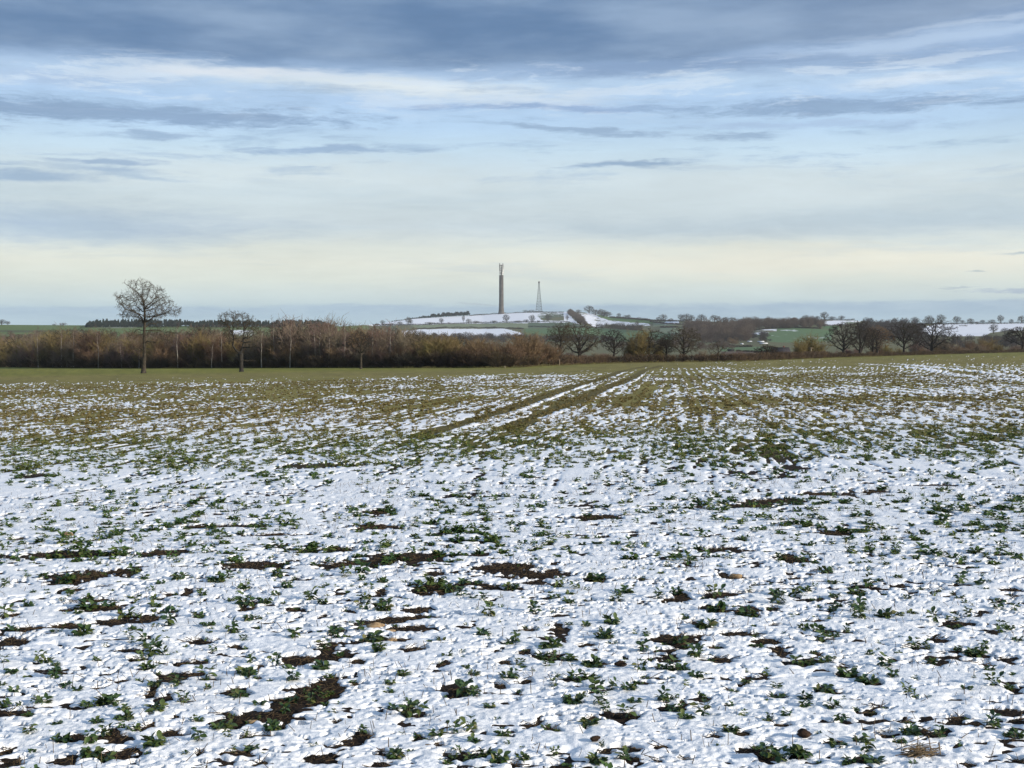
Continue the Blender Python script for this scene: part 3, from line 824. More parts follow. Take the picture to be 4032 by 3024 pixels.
def build_ground():
    azs = az_columns(0.50, 1.15, 100, 0.95, 6.0)
    nc = len(azs)
    ac = np.clip(azs, -0.62, 0.62)
    px = CX + F * np.tan(ac)
    ca = np.cos(ac)
    Ye = y_edge(px) / ca
    Ds = d_sky(px) / ca
    Yv = np.maximum(450.0, y_edge(px) + 80.0) / ca
    one = np.ones(nc)
    rows = [one * v for v in np.geomspace(0.25, 4.2, 16)]
    inv = np.linspace(0, 1, 430)[1:]
    rows += [1.0 / (1 / 4.2 + (1 / Ye - 1 / 4.2) * t) for t in inv]
    rows += [Ye + (Yv - Ye) * t for t in np.linspace(0, 1, 9)[1:]]
    rows += [Yv + (Ds - Yv) * t for t in np.linspace(0, 1, 190)[1:]]
    rows += [Ds + v for v in (60.0, 250.0, 900.0, 2200.0)]
    R = np.stack(rows)
    X = R * np.sin(azs)[None]
    Y = R * np.cos(azs)[None]
    Z = ground_z(X, Y) + np.where(R < 32, soil_relief(X, Y, R), 0)
    PX = np.broadcast_to(px[None], R.shape)
    Yd = R * ca[None]
    w = F * CAMH / np.maximum(Yd, 1)
    # colours of the ground itself
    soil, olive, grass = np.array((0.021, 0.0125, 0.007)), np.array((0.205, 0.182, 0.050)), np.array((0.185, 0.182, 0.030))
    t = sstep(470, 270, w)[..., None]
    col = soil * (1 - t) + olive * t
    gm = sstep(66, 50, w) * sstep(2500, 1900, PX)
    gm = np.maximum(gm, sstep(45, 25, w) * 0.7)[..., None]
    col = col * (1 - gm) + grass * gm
    brown = (0.5 + 0.5 * perlin(X / 9.0, Y / 22.0, 21))[..., None] * t * (1 - gm)
    col = col * (1 - 0.25 * brown) + np.array((0.20, 0.135, 0.06)) * 0.25 * brown
    for tr in TR_DARK[:2]:
        d = seg_dist(X, Y, tr)
        g = (np.exp(-(d / 0.38) ** 4) * sstep(15, 20, R) * 0.65)[..., None]
        col = col * (1 - g) + np.array((0.075, 0.058, 0.020)) * g
    gvar = perlin(X / 4.0, Y / 14.0, 25)[..., None] * 0.55 + perlin(X / 1.2, Y / 5.0, 26)[..., None] * 0.45
    col = np.where((R > 30)[..., None], col * (1 + 0.32 * gvar), col)
    far = Yd > y_edge(px)[None] + 6
    hill = np.array(DULL)
    col = np.where(far[..., None], hill, col)
    snow = np.zeros(R.shape)
    py = HZ + F * (CAMH - Z) / np.maximum(Yd, 1)
    sel = Yd > np.maximum(450.0, y_edge(px) + 80.0)[None] - 1
    wob = perlin(X / 90, Y / 160, 31) * 2.2 + perlin(X / 22, Y / 40, 32) * 1.2
    for poly, c, s in FIELDS:
        m = in_poly(PX, py + wob, poly) & sel
        col = np.where(m[..., None], np.array(c), col)
        snow = np.where(m, s, snow)
    beyond = Yd > d_sky(px)[None] + 5
    snow = np.where(beyond, 0.3, snow)
    rgba = np.concatenate([col, np.ones(R.shape + (1,))], -1)
    V = np.stack([X, Y, Z], -1).reshape(-1, 3)
    Q = ring_quads(len(R), nc)
    V = np.concatenate([V, [[0, 0, float(ground_z(0.0, 0.01))]]])
    cap = len(V) - 1
    jj = np.arange(0, nc - 2, 2)
    capq = np.stack([np.full(len(jj), cap), jj, jj + 1, jj + 2], 1)[:, ::-1]
    Q = np.concatenate([Q, capq])
    rgba = np.concatenate([rgba.reshape(-1, 4), [[0.021, 0.0125, 0.007, 1]]])
    snow = np.concatenate([snow.ravel(), [0]])
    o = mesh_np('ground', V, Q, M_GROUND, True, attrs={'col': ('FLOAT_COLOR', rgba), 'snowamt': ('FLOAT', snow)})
    tag(o, kind='structure')

# ------------------------------------------------------------------ snow: a lumpy sheet whose thickness runs out over bare soil
SN = {}
def build_snow():
    azs = az_columns(0.47, 0.85, 70)
    nc = len(azs)
    ac = np.clip(azs, -0.62, 0.62)
    px = CX + F * np.tan(ac)
    ca = np.cos(ac)
    Ye = (y_edge(px) - 1.0) / ca
    one = np.ones(nc)
    rows = [one * v for v in np.geomspace(0.5, 3.2, 12)]
    t4 = np.linspace(1 / 3.2, 1 / 4.6, 60)[1:]
    rows += [one / v for v in t4]
    rows += [1.0 / (1 / 4.6 + (1 / Ye - 1 / 4.6) * t) for t in np.linspace(0, 1, 760)[1:]]
    R = np.stack(rows)
    X = R * np.sin(azs)[None]
    Y = R * np.cos(azs)[None]
    PX = np.broadcast_to(px[None], R.shape)
    w = F * CAMH / np.maximum(R * ca[None], 1)
    ax, al = rowcoord(X, Y)
    near = 1 - sstep(9, 22, R)
    farf = 1 - near
    # stretched noise: thin spots run across in the near field, along the drill rows further off
    N = near * (1.4 * perlin(X / 0.62, Y / 0.34, 1) + 1.6 * perlin(X / 0.22, Y / 0.11, 2) + 1.5 * perlin(X / 0.085, Y / 0.05, 3))
    slit = perlin(X / 0.065, Y / 0.030, 18) + 0.5 * perlin(X / 0.4, Y / 0.4, 19)
    N -= 4.2 * sstep(0.43, 0.71, slit) * near * (1 - sstep(9, 13, R))
    slit2 = perlin(X / 0.15, Y / 0.10, 27) + 0.5 * perlin(X / 0.9, Y / 0.9, 28)
    N -= 3.8 * sstep(0.46, 0.74, slit2) * sstep(6, 9, R) * (1 - sstep(18, 26, R))
    N += farf * (1.3 * perlin(ax / 0.50, al / 3.2, 4) + 1.5 * perlin(ax / 0.21, al / 1.3, 8) + 1.6 * perlin(ax / 0.10, al / 0.8, 9))
    N += 1.2 * perlin(ax / 3.0, al / 9.0, 10) * (0.35 + 0.65 * farf) + 0.7 * perlin(X / 14.0, Y / 30.0, 11) * farf
    N += (0.85 * np.cos(ax * 2 * math.pi / 0.55 + 0.8 * perlin(ax / 2.0, al / 12.0, 29))) * sstep(30, 60, R) * (0.35 + 0.65 * sstep(1500, 2200, PX))
    B = snow_bias(PX, w) + N
    for tr in TR_DARK:
        d = seg_dist(X, Y, tr)
        B -= 3.2 * np.exp(-(d / 0.32) ** 4) * sstep(15, 18, R)
    bank = np.zeros(R.shape)
    for i, tr in enumerate(TR_WHITE):
        d = seg_dist(X, Y, tr)
        g = np.exp(-(d / (0.16 if i < 2 else 0.5)) ** 4)
        B += (0.9 if i < 2 else 1.6) * g
        bank += g * (0.02 if i < 2 else 0.02)
    # explicit bare patches and the melt hollow round every listed plant
    invr = 1.0 / R[:, nc // 2]
    def window(x, y, hx, hy):
        r = math.hypot(x, y)
        a = math.atan2(x, y)
        da = (hx * 1.8 + 0.02) / r
        j0, j1 = np.searchsorted(azs, (a - da, a + da))
        i0 = np.searchsorted(-invr, -1.0 / max(r - hy * 1.9 - 0.05, 0.5))
        i1 = np.searchsorted(-invr, -1.0 / (r + hy * 1.9 + 0.05))
        return slice(max(i0, 0), i1 + 1), slice(max(j0, 0), j1 + 1)
    warpx = perlin(X / 0.16, Y / 0.11, 12) + 0.6 * perlin(X / 0.05, Y / 0.04, 22)
    warpy = perlin(X / 0.16, Y / 0.11, 13) + 0.6 * perlin(X / 0.05, Y / 0.04, 23)
    for x, y, hx, hy in bare_list:
        si, sj = window(x, y, hx, hy)
        xx, yy = X[si, sj] + warpx[si, sj] * hx * 0.75, Y[si, sj] + warpy[si, sj] * hy * 0.8
        q = ((xx - x) / (hx * 0.92)) ** 2 + ((yy - y) / (hy * 0.98)) ** 2
        B[si, sj] -= 6.5 * np.exp(-q ** 2 * 0.6)
    for ppx, ppy, wd in plant_list:
        x, y, z = fp(ppx, ppy)
        h = wd * y / F * 0.42
        si, sj = window(x, y, h, h)
        q = ((X[si, sj] - x) / h) ** 2 + ((Y[si, sj] - y - 0.01) / (h * 0.9)) ** 2
        B[si, sj] -= 2.2 * np.exp(-q * 1.2)
    for x, y, wd in zip(SCAT_X, SCAT_Y, SCAT_S):  # melt hollows; the bared dark soil also stands in for shadow beneath plants
        if y > 19:
            continue
        h = wd * 0.45
        si, sj = window(x, y, h, h)
        q = ((X[si, sj] - x) / h) ** 2 + ((Y[si, sj] - y - 0.01) / (h * 0.9)) ** 2
        B[si, sj] -= 2.3 * np.exp(-q * 1.2)
    T = np.where(B > 0, 0.015 * np.tanh(1.1 * B), 0.03 * B)
    lump = near * (0.0040 * perlin(X / 0.19, Y / 0.15, 14) + 0.0042 * perlin(X / 0.072, Y / 0.062, 15) + 0.0062 * perlin(X / 0.034, Y / 0.032, 16))
    lump += farf * 0.007 * perlin(X / 0.35, Y / 0.6, 17)
    lump = lump * (1 - 0.5 * sstep(6, 12, R)) * (0.62 + 0.55 * perlin(X / 0.8, Y / 0.8, 20))
    T = T + lump * sstep(-0.2, 0.6, B) + bank * sstep(-0.1, 0.4, B)
    T = np.maximum(T, -0.06)
    R0 = ground_z(X, Y)
    Z = R0 + T
    V = np.stack([X, Y, Z], -1).reshape(-1, 3)
    Q = ring_quads(len(R), nc)
    # only the faces that rise above the soil
    tm = T.ravel()
    rl = np.where(R < 30, soil_relief(X, Y, R), 0).ravel()
    ok = (tm - rl > -0.012)[Q].any(1)
    Q = Q[ok]
    used = np.unique(Q)
    mp = np.zeros(len(V), np.int64)
    mp[used] = np.arange(len(used))
    o = mesh_np('snow', V[used], mp[Q], M_SNOW, True)
    tag(o, label='thin lumpy snow cover melting off the crop field', cat='snow', kind='stuff')
    SN.update(azs=azs, R=R, T=T, nc=nc, near_r=R[:, nc // 2])

def snow_t(x, y):
    """snow thickness at points of the field"""
    x = np.atleast_1d(np.asarray(x, float))
    y = np.atleast_1d(np.asarray(y, float))
    az = np.arctan2(x, y)
    r = np.hypot(x, y)
    j = np.clip(np.searchsorted(SN['azs'], az), 0, SN['nc'] - 1)
    out = np.zeros(len(x))
    inv = -1.0 / SN['near_r']
    i = np.clip(np.searchsorted(inv, -1.0 / r), 0, len(inv) - 1)
    # rows differ a little from column to column; refine once
    for _ in range(6):
        rr = SN['R'][i, j]
        i = np.where(rr < r * 0.999, np.minimum(i + 1, len(inv) - 1), i)
        rr2 = SN['R'][np.maximum(i - 1, 0), j]
        i = np.where(rr2 > r, np.maximum(i - 1, 0), i)
    return SN['T'][i, j]

build_ground()
build_snow()

# ------------------------------------------------------------------ bean plants
def leaf_mesh(L, W, fold, droop, n=4):
    """one oval leaf along +y, folded along its midrib; quads"""
    V, Q = [], []
    prof = [0.10, 0.72, 1.0, 0.78, 0.12] if n == 4 else [0.15, 1.0, 0.15]
    for i, pw in enumerate(prof):
        t = i / (len(prof) - 1)
        y = L * t
        z = -droop * t * t
        V += [(-W / 2 * pw, y, z + fold * pw), (0, y, z), (W / 2 * pw, y, z + fold * pw)]
    for i in range(len(prof) - 1):
        a = i * 3
        Q += [(a, a + 1, a + 4, a + 3), (a + 1, a + 2, a + 5, a + 4)]
    return np.array(V, float), np.array(Q, int)

def rot_apply(V, pitch, yaw, roll=0.0):
    c, s = math.cos(roll), math.sin(roll)
    V = np.stack([V[:, 0] * c + V[:, 2] * s, V[:, 1], -V[:, 0] * s + V[:, 2] * c], 1)
    c, s = math.cos(pitch), math.sin(pitch)
    V = np.stack([V[:, 0], V[:, 1] * c - V[:, 2] * s, V[:, 1] * s + V[:, 2] * c], 1)
    c, s = math.cos(yaw), math.sin(yaw)
    return np.stack([V[:, 0] * c - V[:, 1] * s, V[:, 0] * s + V[:, 1] * c, V[:, 2]], 1)

def bean_plant(seed, form, n=4):
    """about 1 unit wide; form: 'upright', 'spread', 'clump'"""
    r = random.Random(seed)
    VV, QQ, tint, k = [], [], [], 0
    def put(V, Q, tn):
        nonlocal k
        VV.append(V)
        QQ.append(Q + k)
        tint.append(np.full(len(V), 0.95 if r.random() < 0.06 else min(tn + 0.12, 1.0)))
        k += len(V)
    stems = {'upright': r.randint(3, 4), 'spread': r.randint(5, 6), 'clump': r.randint(8, 10)}[form]
    th0 = r.random() * 6.28
    for s in range(stems):
        yaw = th0 + s * 6.283 / stems + r.uniform(-0.5, 0.5)
        if form == 'upright':
            lean = r.uniform(0.1, 0.7) if s else 0.12
            ln = r.uniform(0.45, 0.75)
        else:
            lean = r.uniform(0.55, 1.35)
            ln = r.uniform(0.28, 0.5)
        pts = [np.array((0.0, 0.0, -0.08))]
        for i in range(3):
            l2 = lean * (0.7 + 0.3 * i)
            pts.append(pts[-1] + ln / 3 * np.array((math.sin(l2) * math.cos(yaw), math.sin(l2) * math.sin(yaw), math.cos(l2))))
        S = [(*pts[i], *pts[i + 1], 0.022 - 0.004 * i, 0.018 - 0.004 * i) for i in range(3)]
        V, Q = tube_arrays(S, 4)
        put(V, Q, r.uniform(0.45, 0.75))
        for i in (1, 2, 3):
            for side in (-1, 1):
                if i == 1 and r.random() < 0.4:
                    continue
                L = r.uniform(0.32, 0.48) * (1.05 if i > 1 else 0.9)
                W = L * r.uniform(0.56, 0.74)
                V, Q = leaf_mesh(L, W, W * r.uniform(0.10, 0.30), L * r.uniform(0.0, 0.5), n)
                pitch = r.uniform(0.1, 0.95) if i == 3 else r.uniform(-0.45, 0.5)
                V = rot_apply(V, pitch, yaw - math.pi / 2 + side * r.uniform(0.35, 1.3), r.uniform(-0.6, 0.6)) + pts[i]
                put(V, Q, min(max(r.gauss(0.38, 0.2), 0), 0.95))
    V, Q, tn = np.concatenate(VV), np.concatenate(QQ), np.concatenate(tint)
    wd = V[:, 0].max() - V[:, 0].min()
    wd = 0.5 * (wd + V[:, 1].max() - V[:, 1].min())
    V = V / wd
    return V, Q, tn

def build_plants():
    r = random.Random(11)
    forms = ['upright', 'spread', 'clump']
    meshes = {}
    for f in forms:
        meshes[f] = []
        for s in range(6):
            V, Q, tn = bean_plant(100 * forms.index(f) + s, f)
            meshes[f].append(mesh_np('bean_plant', V, Q, M_LEAF, True, attrs={'tint': ('FLOAT', tn)}, link=False))
    order = sorted(plant_list, key=lambda p: -(p[2] + 0.02 * (p[1] - 2250)))
    single, rest = order[:300], order[300:]
    counts = {}
    for px, py, wd in single:
        x, y, z = fp(px, py)
        size = wd * y / F
        tt = float(snow_t(x, y)[0])
        bare = sum(1 for bx, by, hx, hy in bare_list if abs(x - bx) < hx * 1.15 and abs(y - by) < hy * 1.3) > 0
        f = 'clump' if wd > 62 else ('spread' if r.random() < 0.55 else 'upright')
        o = bpy.data.objects.new('bean_plant', r.choice(meshes[f]))
        C.objects.link(o)
        zz = float(ground_z(x, y)) + (0.006 if bare else 0.010)
        o.location = (x, y, zz)
        k = size * 1.36
        o.scale = (k, k, k * r.uniform(0.85, 1.2))
        o.rotation_euler = (r.uniform(-0.12, 0.12), r.uniform(-0.12, 0.12), r.random() * 6.28)
        sz = 'large' if wd > 62 else ('small' if wd < 42 else 'medium')
        fm = {'upright': 'upright', 'spread': 'open spreading', 'clump': 'dense leafy'}[f]
        place = 'on a bare soil patch' if bare else 'poking through clean snow'
        cx = ['far left', 'left', 'middle left', 'centre', 'middle right', 'right', 'far right'][min(6, int(px / 4032 * 7))]
        ry = ['in the back rows', 'behind the middle', 'before the middle', 'along the bottom edge'][min(3, int((py - 2250) / 194))]
        lab = f'{sz} {fm} bean plant {place}, {cx}, {ry}'
        tag(o, label=lab, cat='bean plant', group='bean plants in the snowy foreground')
    # everything beyond: one mass of plants
    lo = [bean_plant(900 + i, forms[i % 3], 2) for i in range(6)]
    P, S, TI = [], [], []
    for px, py, wd in rest:
        x, y, z = fp(px, py)
        P.append((x, y))
        S.append(wd * y / F * 1.1)
        TI.append(0.0)
    g = np.random.default_rng(15)
    x, y, size = SCAT_X, SCAT_Y, SCAT_S
    rr = np.hypot(x, y)
    w = F * CAMH / y
    ti = (sstep(380, 200, w) * 0.72 + 0.22 * sstep(480, 420, w)) * (0.75 + 0.5 * g.random(len(x)))  # second term paints the sunlit green band into the tint
    P = np.concatenate([np.array(P), np.stack([x, y], 1)])
    S = np.concatenate([np.array(S), size])
    TI = np.concatenate([np.array(TI), ti])
    tt = snow_t(P[:, 0], P[:, 1])
    z = ground_z(P[:, 0], P[:, 1]) + np.clip(tt - 0.004, 0.003, 0.016)
    pos = np.stack([P[:, 0], P[:, 1], z], 1)
    which = g.integers(0, 6, len(P))
    VV, QQ, TT, k = [], [], [], 0
    for i, (V, Q, tn) in enumerate(lo):
        m = which == i
        sc = S[m]
        V2, Q2 = replicate(V, Q, pos[m], np.stack([sc, sc, sc * g.uniform(0.7, 1.1, m.sum())], 1), g.uniform(0, 6.28, m.sum()))
        VV.append(V2)
        QQ.append(Q2 + k)
        k += len(V2)
        t0 = np.repeat(TI[m], len(V)) + np.tile(tn, m.sum()) * 0.55 + np.repeat(g.uniform(-0.08, 0.12, m.sum()), len(V))
        TT.append(np.clip(t0, 0, 1))
    o = mesh_np('crop_seedlings', np.concatenate(VV), np.concatenate(QQ), M_LEAF_FAR, False, attrs={'tint': ('FLOAT', np.concatenate(TT))})
    tag(o, label='countless small bean seedlings across the rest of the snowy field', cat='seedlings', kind='stuff')

def build_straw():
    g = np.random.default_rng(8)
    S = []
    n = 24000                      # stubble standing in the snow
    rr = np.sqrt(g.uniform(4.4 ** 2, 17 ** 2, n))
    aa = g.uniform(-0.80, 0.80, n)
    x, y = rr * np.sin(aa), rr * np.cos(aa)
    # in loose tufts
    keep = perlin(x / 0.7, y / 0.7, 51) > g.uniform(-0.5, 0.5, n)
    x, y = x[keep], y[keep]
    z = ground_z(x, y) + np.maximum(snow_t(x, y), 0) - 0.008
    ln = g.uniform(0.018, 0.062, len(x))
    yaw, lean = g.uniform(0, 6.28, len(x)), np.abs(g.normal(0.55, 0.5, len(x)))
    d = np.stack([np.sin(lean) * np.cos(yaw), np.sin(lean) * np.sin(yaw), np.cos(lean)], 1)
    p0 = np.stack([x, y, z], 1)
    p1 = p0 + d * ln[:, None]
    rad = g.uniform(0.0009, 0.0021, len(x))
    S.append(np.concatenate([p0, p1, rad[:, None], rad[:, None] * 0.8], 1))
    # litter lying on the bare patches
    for bx, by, hx, hy in bare_list:
        if by > 16:
            continue
        m = int(min(max(hx * hy * 5200, 12), 260))
        x = bx + g.normal(0, 0.5, m) * hx
        y = by + g.normal(0, 0.5, m) * hy
        k = snow_t(x, y) < 0.006
        x, y = x[k], y[k]
        m = len(x)
        if not m:
            continue
        z = ground_z(x, y) + 0.004 + g.uniform(0, 0.010, m)
        yaw, el = g.uniform(0, 6.28, m), g.normal(0.06, 0.28, m)
        ln = g.uniform(0.012, 0.060, m)
        d = np.stack([np.cos(el) * np.cos(yaw), np.cos(el) * np.sin(yaw), np.sin(el)], 1)
        p0 = np.stack([x, y, z], 1)
        rad = g.uniform(0.0008, 0.0020, m)
        S.append(np.concatenate([p0, p0 + d * ln[:, None], rad[:, None], rad[:, None]], 1))
    V, Q = tube_arrays(np.concatenate(S), 4)
    o = mesh_np('straw_stubble', V, Q, M_STRAW)
    tag(o, label='short broken straw stalks sticking out of the snow and littering bare soil', cat='stubble', kind='stuff')

def lumpy(name, c, s, seed, mat, amp=0.18):
    """uneven stone or clod, quads from a lat-long grid"""
    g = np.random.default_rng(seed)
    nu, nv = 14, 8
    V = []
    ph = g.uniform(0, 6.28, 6)
    for i in range(nv + 1):
        th = math.pi * (i + 0.02) / (nv + 0.04)
        for j in range(nu):
            a = 2 * math.pi * j / nu
            d = 1 + amp * (math.sin(2 * a + ph[0]) * math.sin(th) + 0.7 * math.sin(3 * a + ph[1] + 2 * th) * math.sin(th) + 0.5 * math.cos(4 * th + ph[2]) + 0.4 * math.sin(5 * a + ph[3] + 3 * th) * math.sin(th))
            V.append((s[0] * d * math.sin(th) * math.cos(a), s[1] * d * math.sin(th) * math.sin(a), s[2] * d * math.cos(th)))
    Q = [(i * nu + j, (i + 1) * nu + j, (i + 1) * nu + (j + 1) % nu, i * nu + (j + 1) % nu) for i in range(nv) for j in range(nu)]
    o = mesh_np(name, np.array(V), np.array(Q), mat, True)
    o.location = c
    return o

def build_stones():
    data = [(0, 1390, 812, 80, 'tan stone at the end of a bare soil strip, left foreground'),
            (0, 2125, 1288, 95, 'rounded tan stone on bare soil beside a dense leafy plant'),
            (0, 1722, 690, 44, 'small tan stone on the soil strip among snow, behind the larger tan stone'),
            (0, 1990, 1545, 55, 'pale small stone in a soil hollow near the bottom edge'),
            (1, 1020, 482, 150, 'long flat tan stone lying on the bare soil patch'),
            (1, 1150, 515, 80, 'low tan stone lying right beside the long flat stone'),
            (1, 1160, 592, 90, 'tan stone half under snow, in front of the flat stones'),
            (2, 1900, 55, 105, 'broad tan stone lying in bare soil towards the back on the right')]
    for i, (t, zx, zy, wd, lab) in enumerate(data):
        px, py = tile(t, zx, zy)
        x, y, z = fp(px, py)
        h = wd * 0.4666 * y / F / 2
        o = lumpy('stone', (x, y, z + h * 0.22), (h, h * 0.8, h * 0.45), 60 + i, M_STONE)
        tag(o, label=lab, cat='stone', group='stones in the field')
    x, y, z = fp(264, 2114)
    o = lumpy('stone', (x, y, z + 0.02), (0.05, 0.05, 0.025), 71, M_STONE)
    tag(o, label='lone tan stone far to the left, beyond the other stones', cat='stone', group='stones in the field')
    for i, (t, zx, zy, wd, lab) in enumerate([(3, 310, 1425, 125, 'dark lump of soil sitting on snow towards the right corner'),
                                              (2, 930, 825, 85, 'dark lump of soil standing up out of snow, middle right'),
                                              (2, 715, 1462, 80, 'small dark lump of soil on clean snow near the bottom')]):
        px, py = tile(t, zx, zy)
        x, y, z = fp(px, py)
        h = wd * 0.4666 * y / F / 2
        o = lumpy('soil_clod', (x, y, z + 0.02 + h * 0.3), (h, h * 0.8, h * 0.6), 80 + i, M_CLOD, 0.28)
        tag(o, label=lab, cat='soil clod', group='dark clods on the snow')
    # tuft of old straw at the lower right
    g = np.random.default_rng(77)
    px, py = tile(3, 1280, 1590)
    x, y, z = fp(px, py)
    S = []
    for i in range(60):
        a = g.normal(0.18, 0.35)
        c = np.array((x + g.normal(0, 0.032), y + g.normal(0, 0.015), z + 0.018 + abs(g.normal(0.0, 0.018))))
        ln = g.uniform(0.04, 0.11)
        d = np.array((math.cos(a), math.sin(a) * 0.6, g.normal(0.16, 0.22)))
        S.append((*(c - d * ln / 2), *(c + d * ln / 2), 0.0018, 0.0013))
    for dx, dz in ((-0.004, 0.07), (0.05, 0.075), (0.085, 0.05)):
        S.append((x + dx, y, z + 0.02, x + dx + g.normal(0, 0.012), y, z + 0.02 + dz, 0.0022, 0.0018))
    V, Q = tube_arrays(S, 4)
    V = V - np.array((x, y, z))
    o = mesh_np('straw_tuft', V, Q, M_STRAW_PALE)
    o.location = (x, y, z)
    tag(o, label='flattened tuft of pale old straw on snow at lower right', cat='straw tuft')

build_plants()
build_straw()
build_stones()

# ------------------------------------------------------------------ bare trees
def vadd(a, b, k=1.0):
    return (a[0] + b[0] * k, a[1] + b[1] * k, a[2] + b[2] * k)
def vnorm(a):
    l = math.sqrt(a[0] ** 2 + a[1] ** 2 + a[2] ** 2) or 1.0
    return (a[0] / l, a[1] / l, a[2] / l)

class Grower:
    def __init__(self, seed, twig_r=0.014, gnarl=0.22, up=0.10):
        self.r = random.Random(seed)
        self.thick, self.thin = [], []
        self.twig_r, self.gnarl, self.up = twig_r, gnarl, up
    def seg(self, p, q, r0, r1):
        (self.thick if r0 > 0.055 else self.thin).append((*p, *q, max(r0, self.twig_r), max(r1, self.twig_r * 0.8)))
    def side(self, d, ang):
        r = self.r
        v = vnorm((r.gauss(0, 1), r.gauss(0, 1), r.gauss(0, 1)))
        k = v[0] * d[0] + v[1] * d[1] + v[2] * d[2]
        v = vnorm((v[0] - k * d[0], v[1] - k * d[1], v[2] - k * d[2]))
        c, s = math.cos(ang), math.sin(ang)
        return (d[0] * c + v[0] * s, d[1] * c + v[1] * s, d[2] * c + v[2] * s)
    def branch(self, p, d, L, r0, lev, nchild=2):
        r = self.r
        n = 4 if lev > 1 else 3
        rad = r0
        for i in range(n):
            d = vnorm((d[0] + r.gauss(0, self.gnarl), d[1] + r.gauss(0, self.gnarl), d[2] + r.gauss(0, self.gnarl) + self.up))
            q = vadd(p, d, L / n)
            r1 = r0 * (1 - 0.72 * (i + 1) / n)
            self.seg(p, q, rad, r1)
            p, rad = q, r1
            if lev > 0:
                for _ in range(nchild):
                    if r.random() < 0.92:
                        self.branch(p, self.side(d, r.uniform(0.45, 1.0)), L * r.uniform(0.38, 0.62) * (1 - 0.35 * i / n), rad * 0.62, lev - 1, nchild)
    def limb(self, pts, r0, r1, lev, L=None, dens=2):
        """a given limb, with branches grown off it"""
        r = self.r
        n = len(pts) - 1
        tot = sum(math.dist(pts[i], pts[i + 1]) for i in range(n))
        L = L or tot * 0.42
        acc = 0.0
        for i in range(n):
            a, b = pts[i], pts[i + 1]
            seglen = math.dist(a, b)
            m = max(1, int(seglen / (tot / 9.0)))
            d = vnorm((b[0] - a[0], b[1] - a[1], b[2] - a[2]))
            prev = a
            for k in range(m):
                t = (k + 1) / m
                q = (a[0] + (b[0] - a[0]) * t, a[1] + (b[1] - a[1]) * t, a[2] + (b[2] - a[2]) * t)
                if not (i == n - 1 and k == m - 1):
                    q = vadd(q, (r.gauss(0, 1), r.gauss(0, 1), r.gauss(0, 1)), tot * 0.012)
                f0 = (acc + seglen * k / m) / tot
                f1 = (acc + seglen * t) / tot
                ra, rb = r0 + (r1 - r0) * f0, r0 + (r1 - r0) * f1
                self.seg(prev, q, ra, rb)
                prev = q
                if lev >= 0 and f1 > 0.25:
                    for _ in range(dens):
                        self.branch(q, self.side(d, r.uniform(0.5, 1.1)), L * r.uniform(0.55, 1.05) * (1.1 - 0.5 * f1), max(rb * 0.6, 0.02), lev)
            acc += seglen
        if lev >= 0:
            for _ in range(3):
                self.branch(prev, self.side(d, r.uniform(0.1, 0.6)), L * 0.7, max(r1 * 0.8, 0.03), lev)
    def trunk(self, pts, radii):
        S = [(*pts[i], *pts[i + 1], radii[i], radii[i + 1]) for i in range(len(pts) - 1)]
        self.tr = S
    def build(self, name, loc, bark, twig, label, cat, group=None, link=True):
        e = empty(name, loc)
        tag(e, label, cat, group)
        if getattr(self, 'tr', None) or self.thick:
            A = []
            V, Q = tube_arrays(list(getattr(self, 'tr', [])) + self.thick, 7)
            mesh_np('trunk', V, Q, bark, True, e)
        if self.thin:
            V, Q = tube_arrays(self.thin, 3)
            mesh_np('crown', V, Q, twig, False, e)
        return e

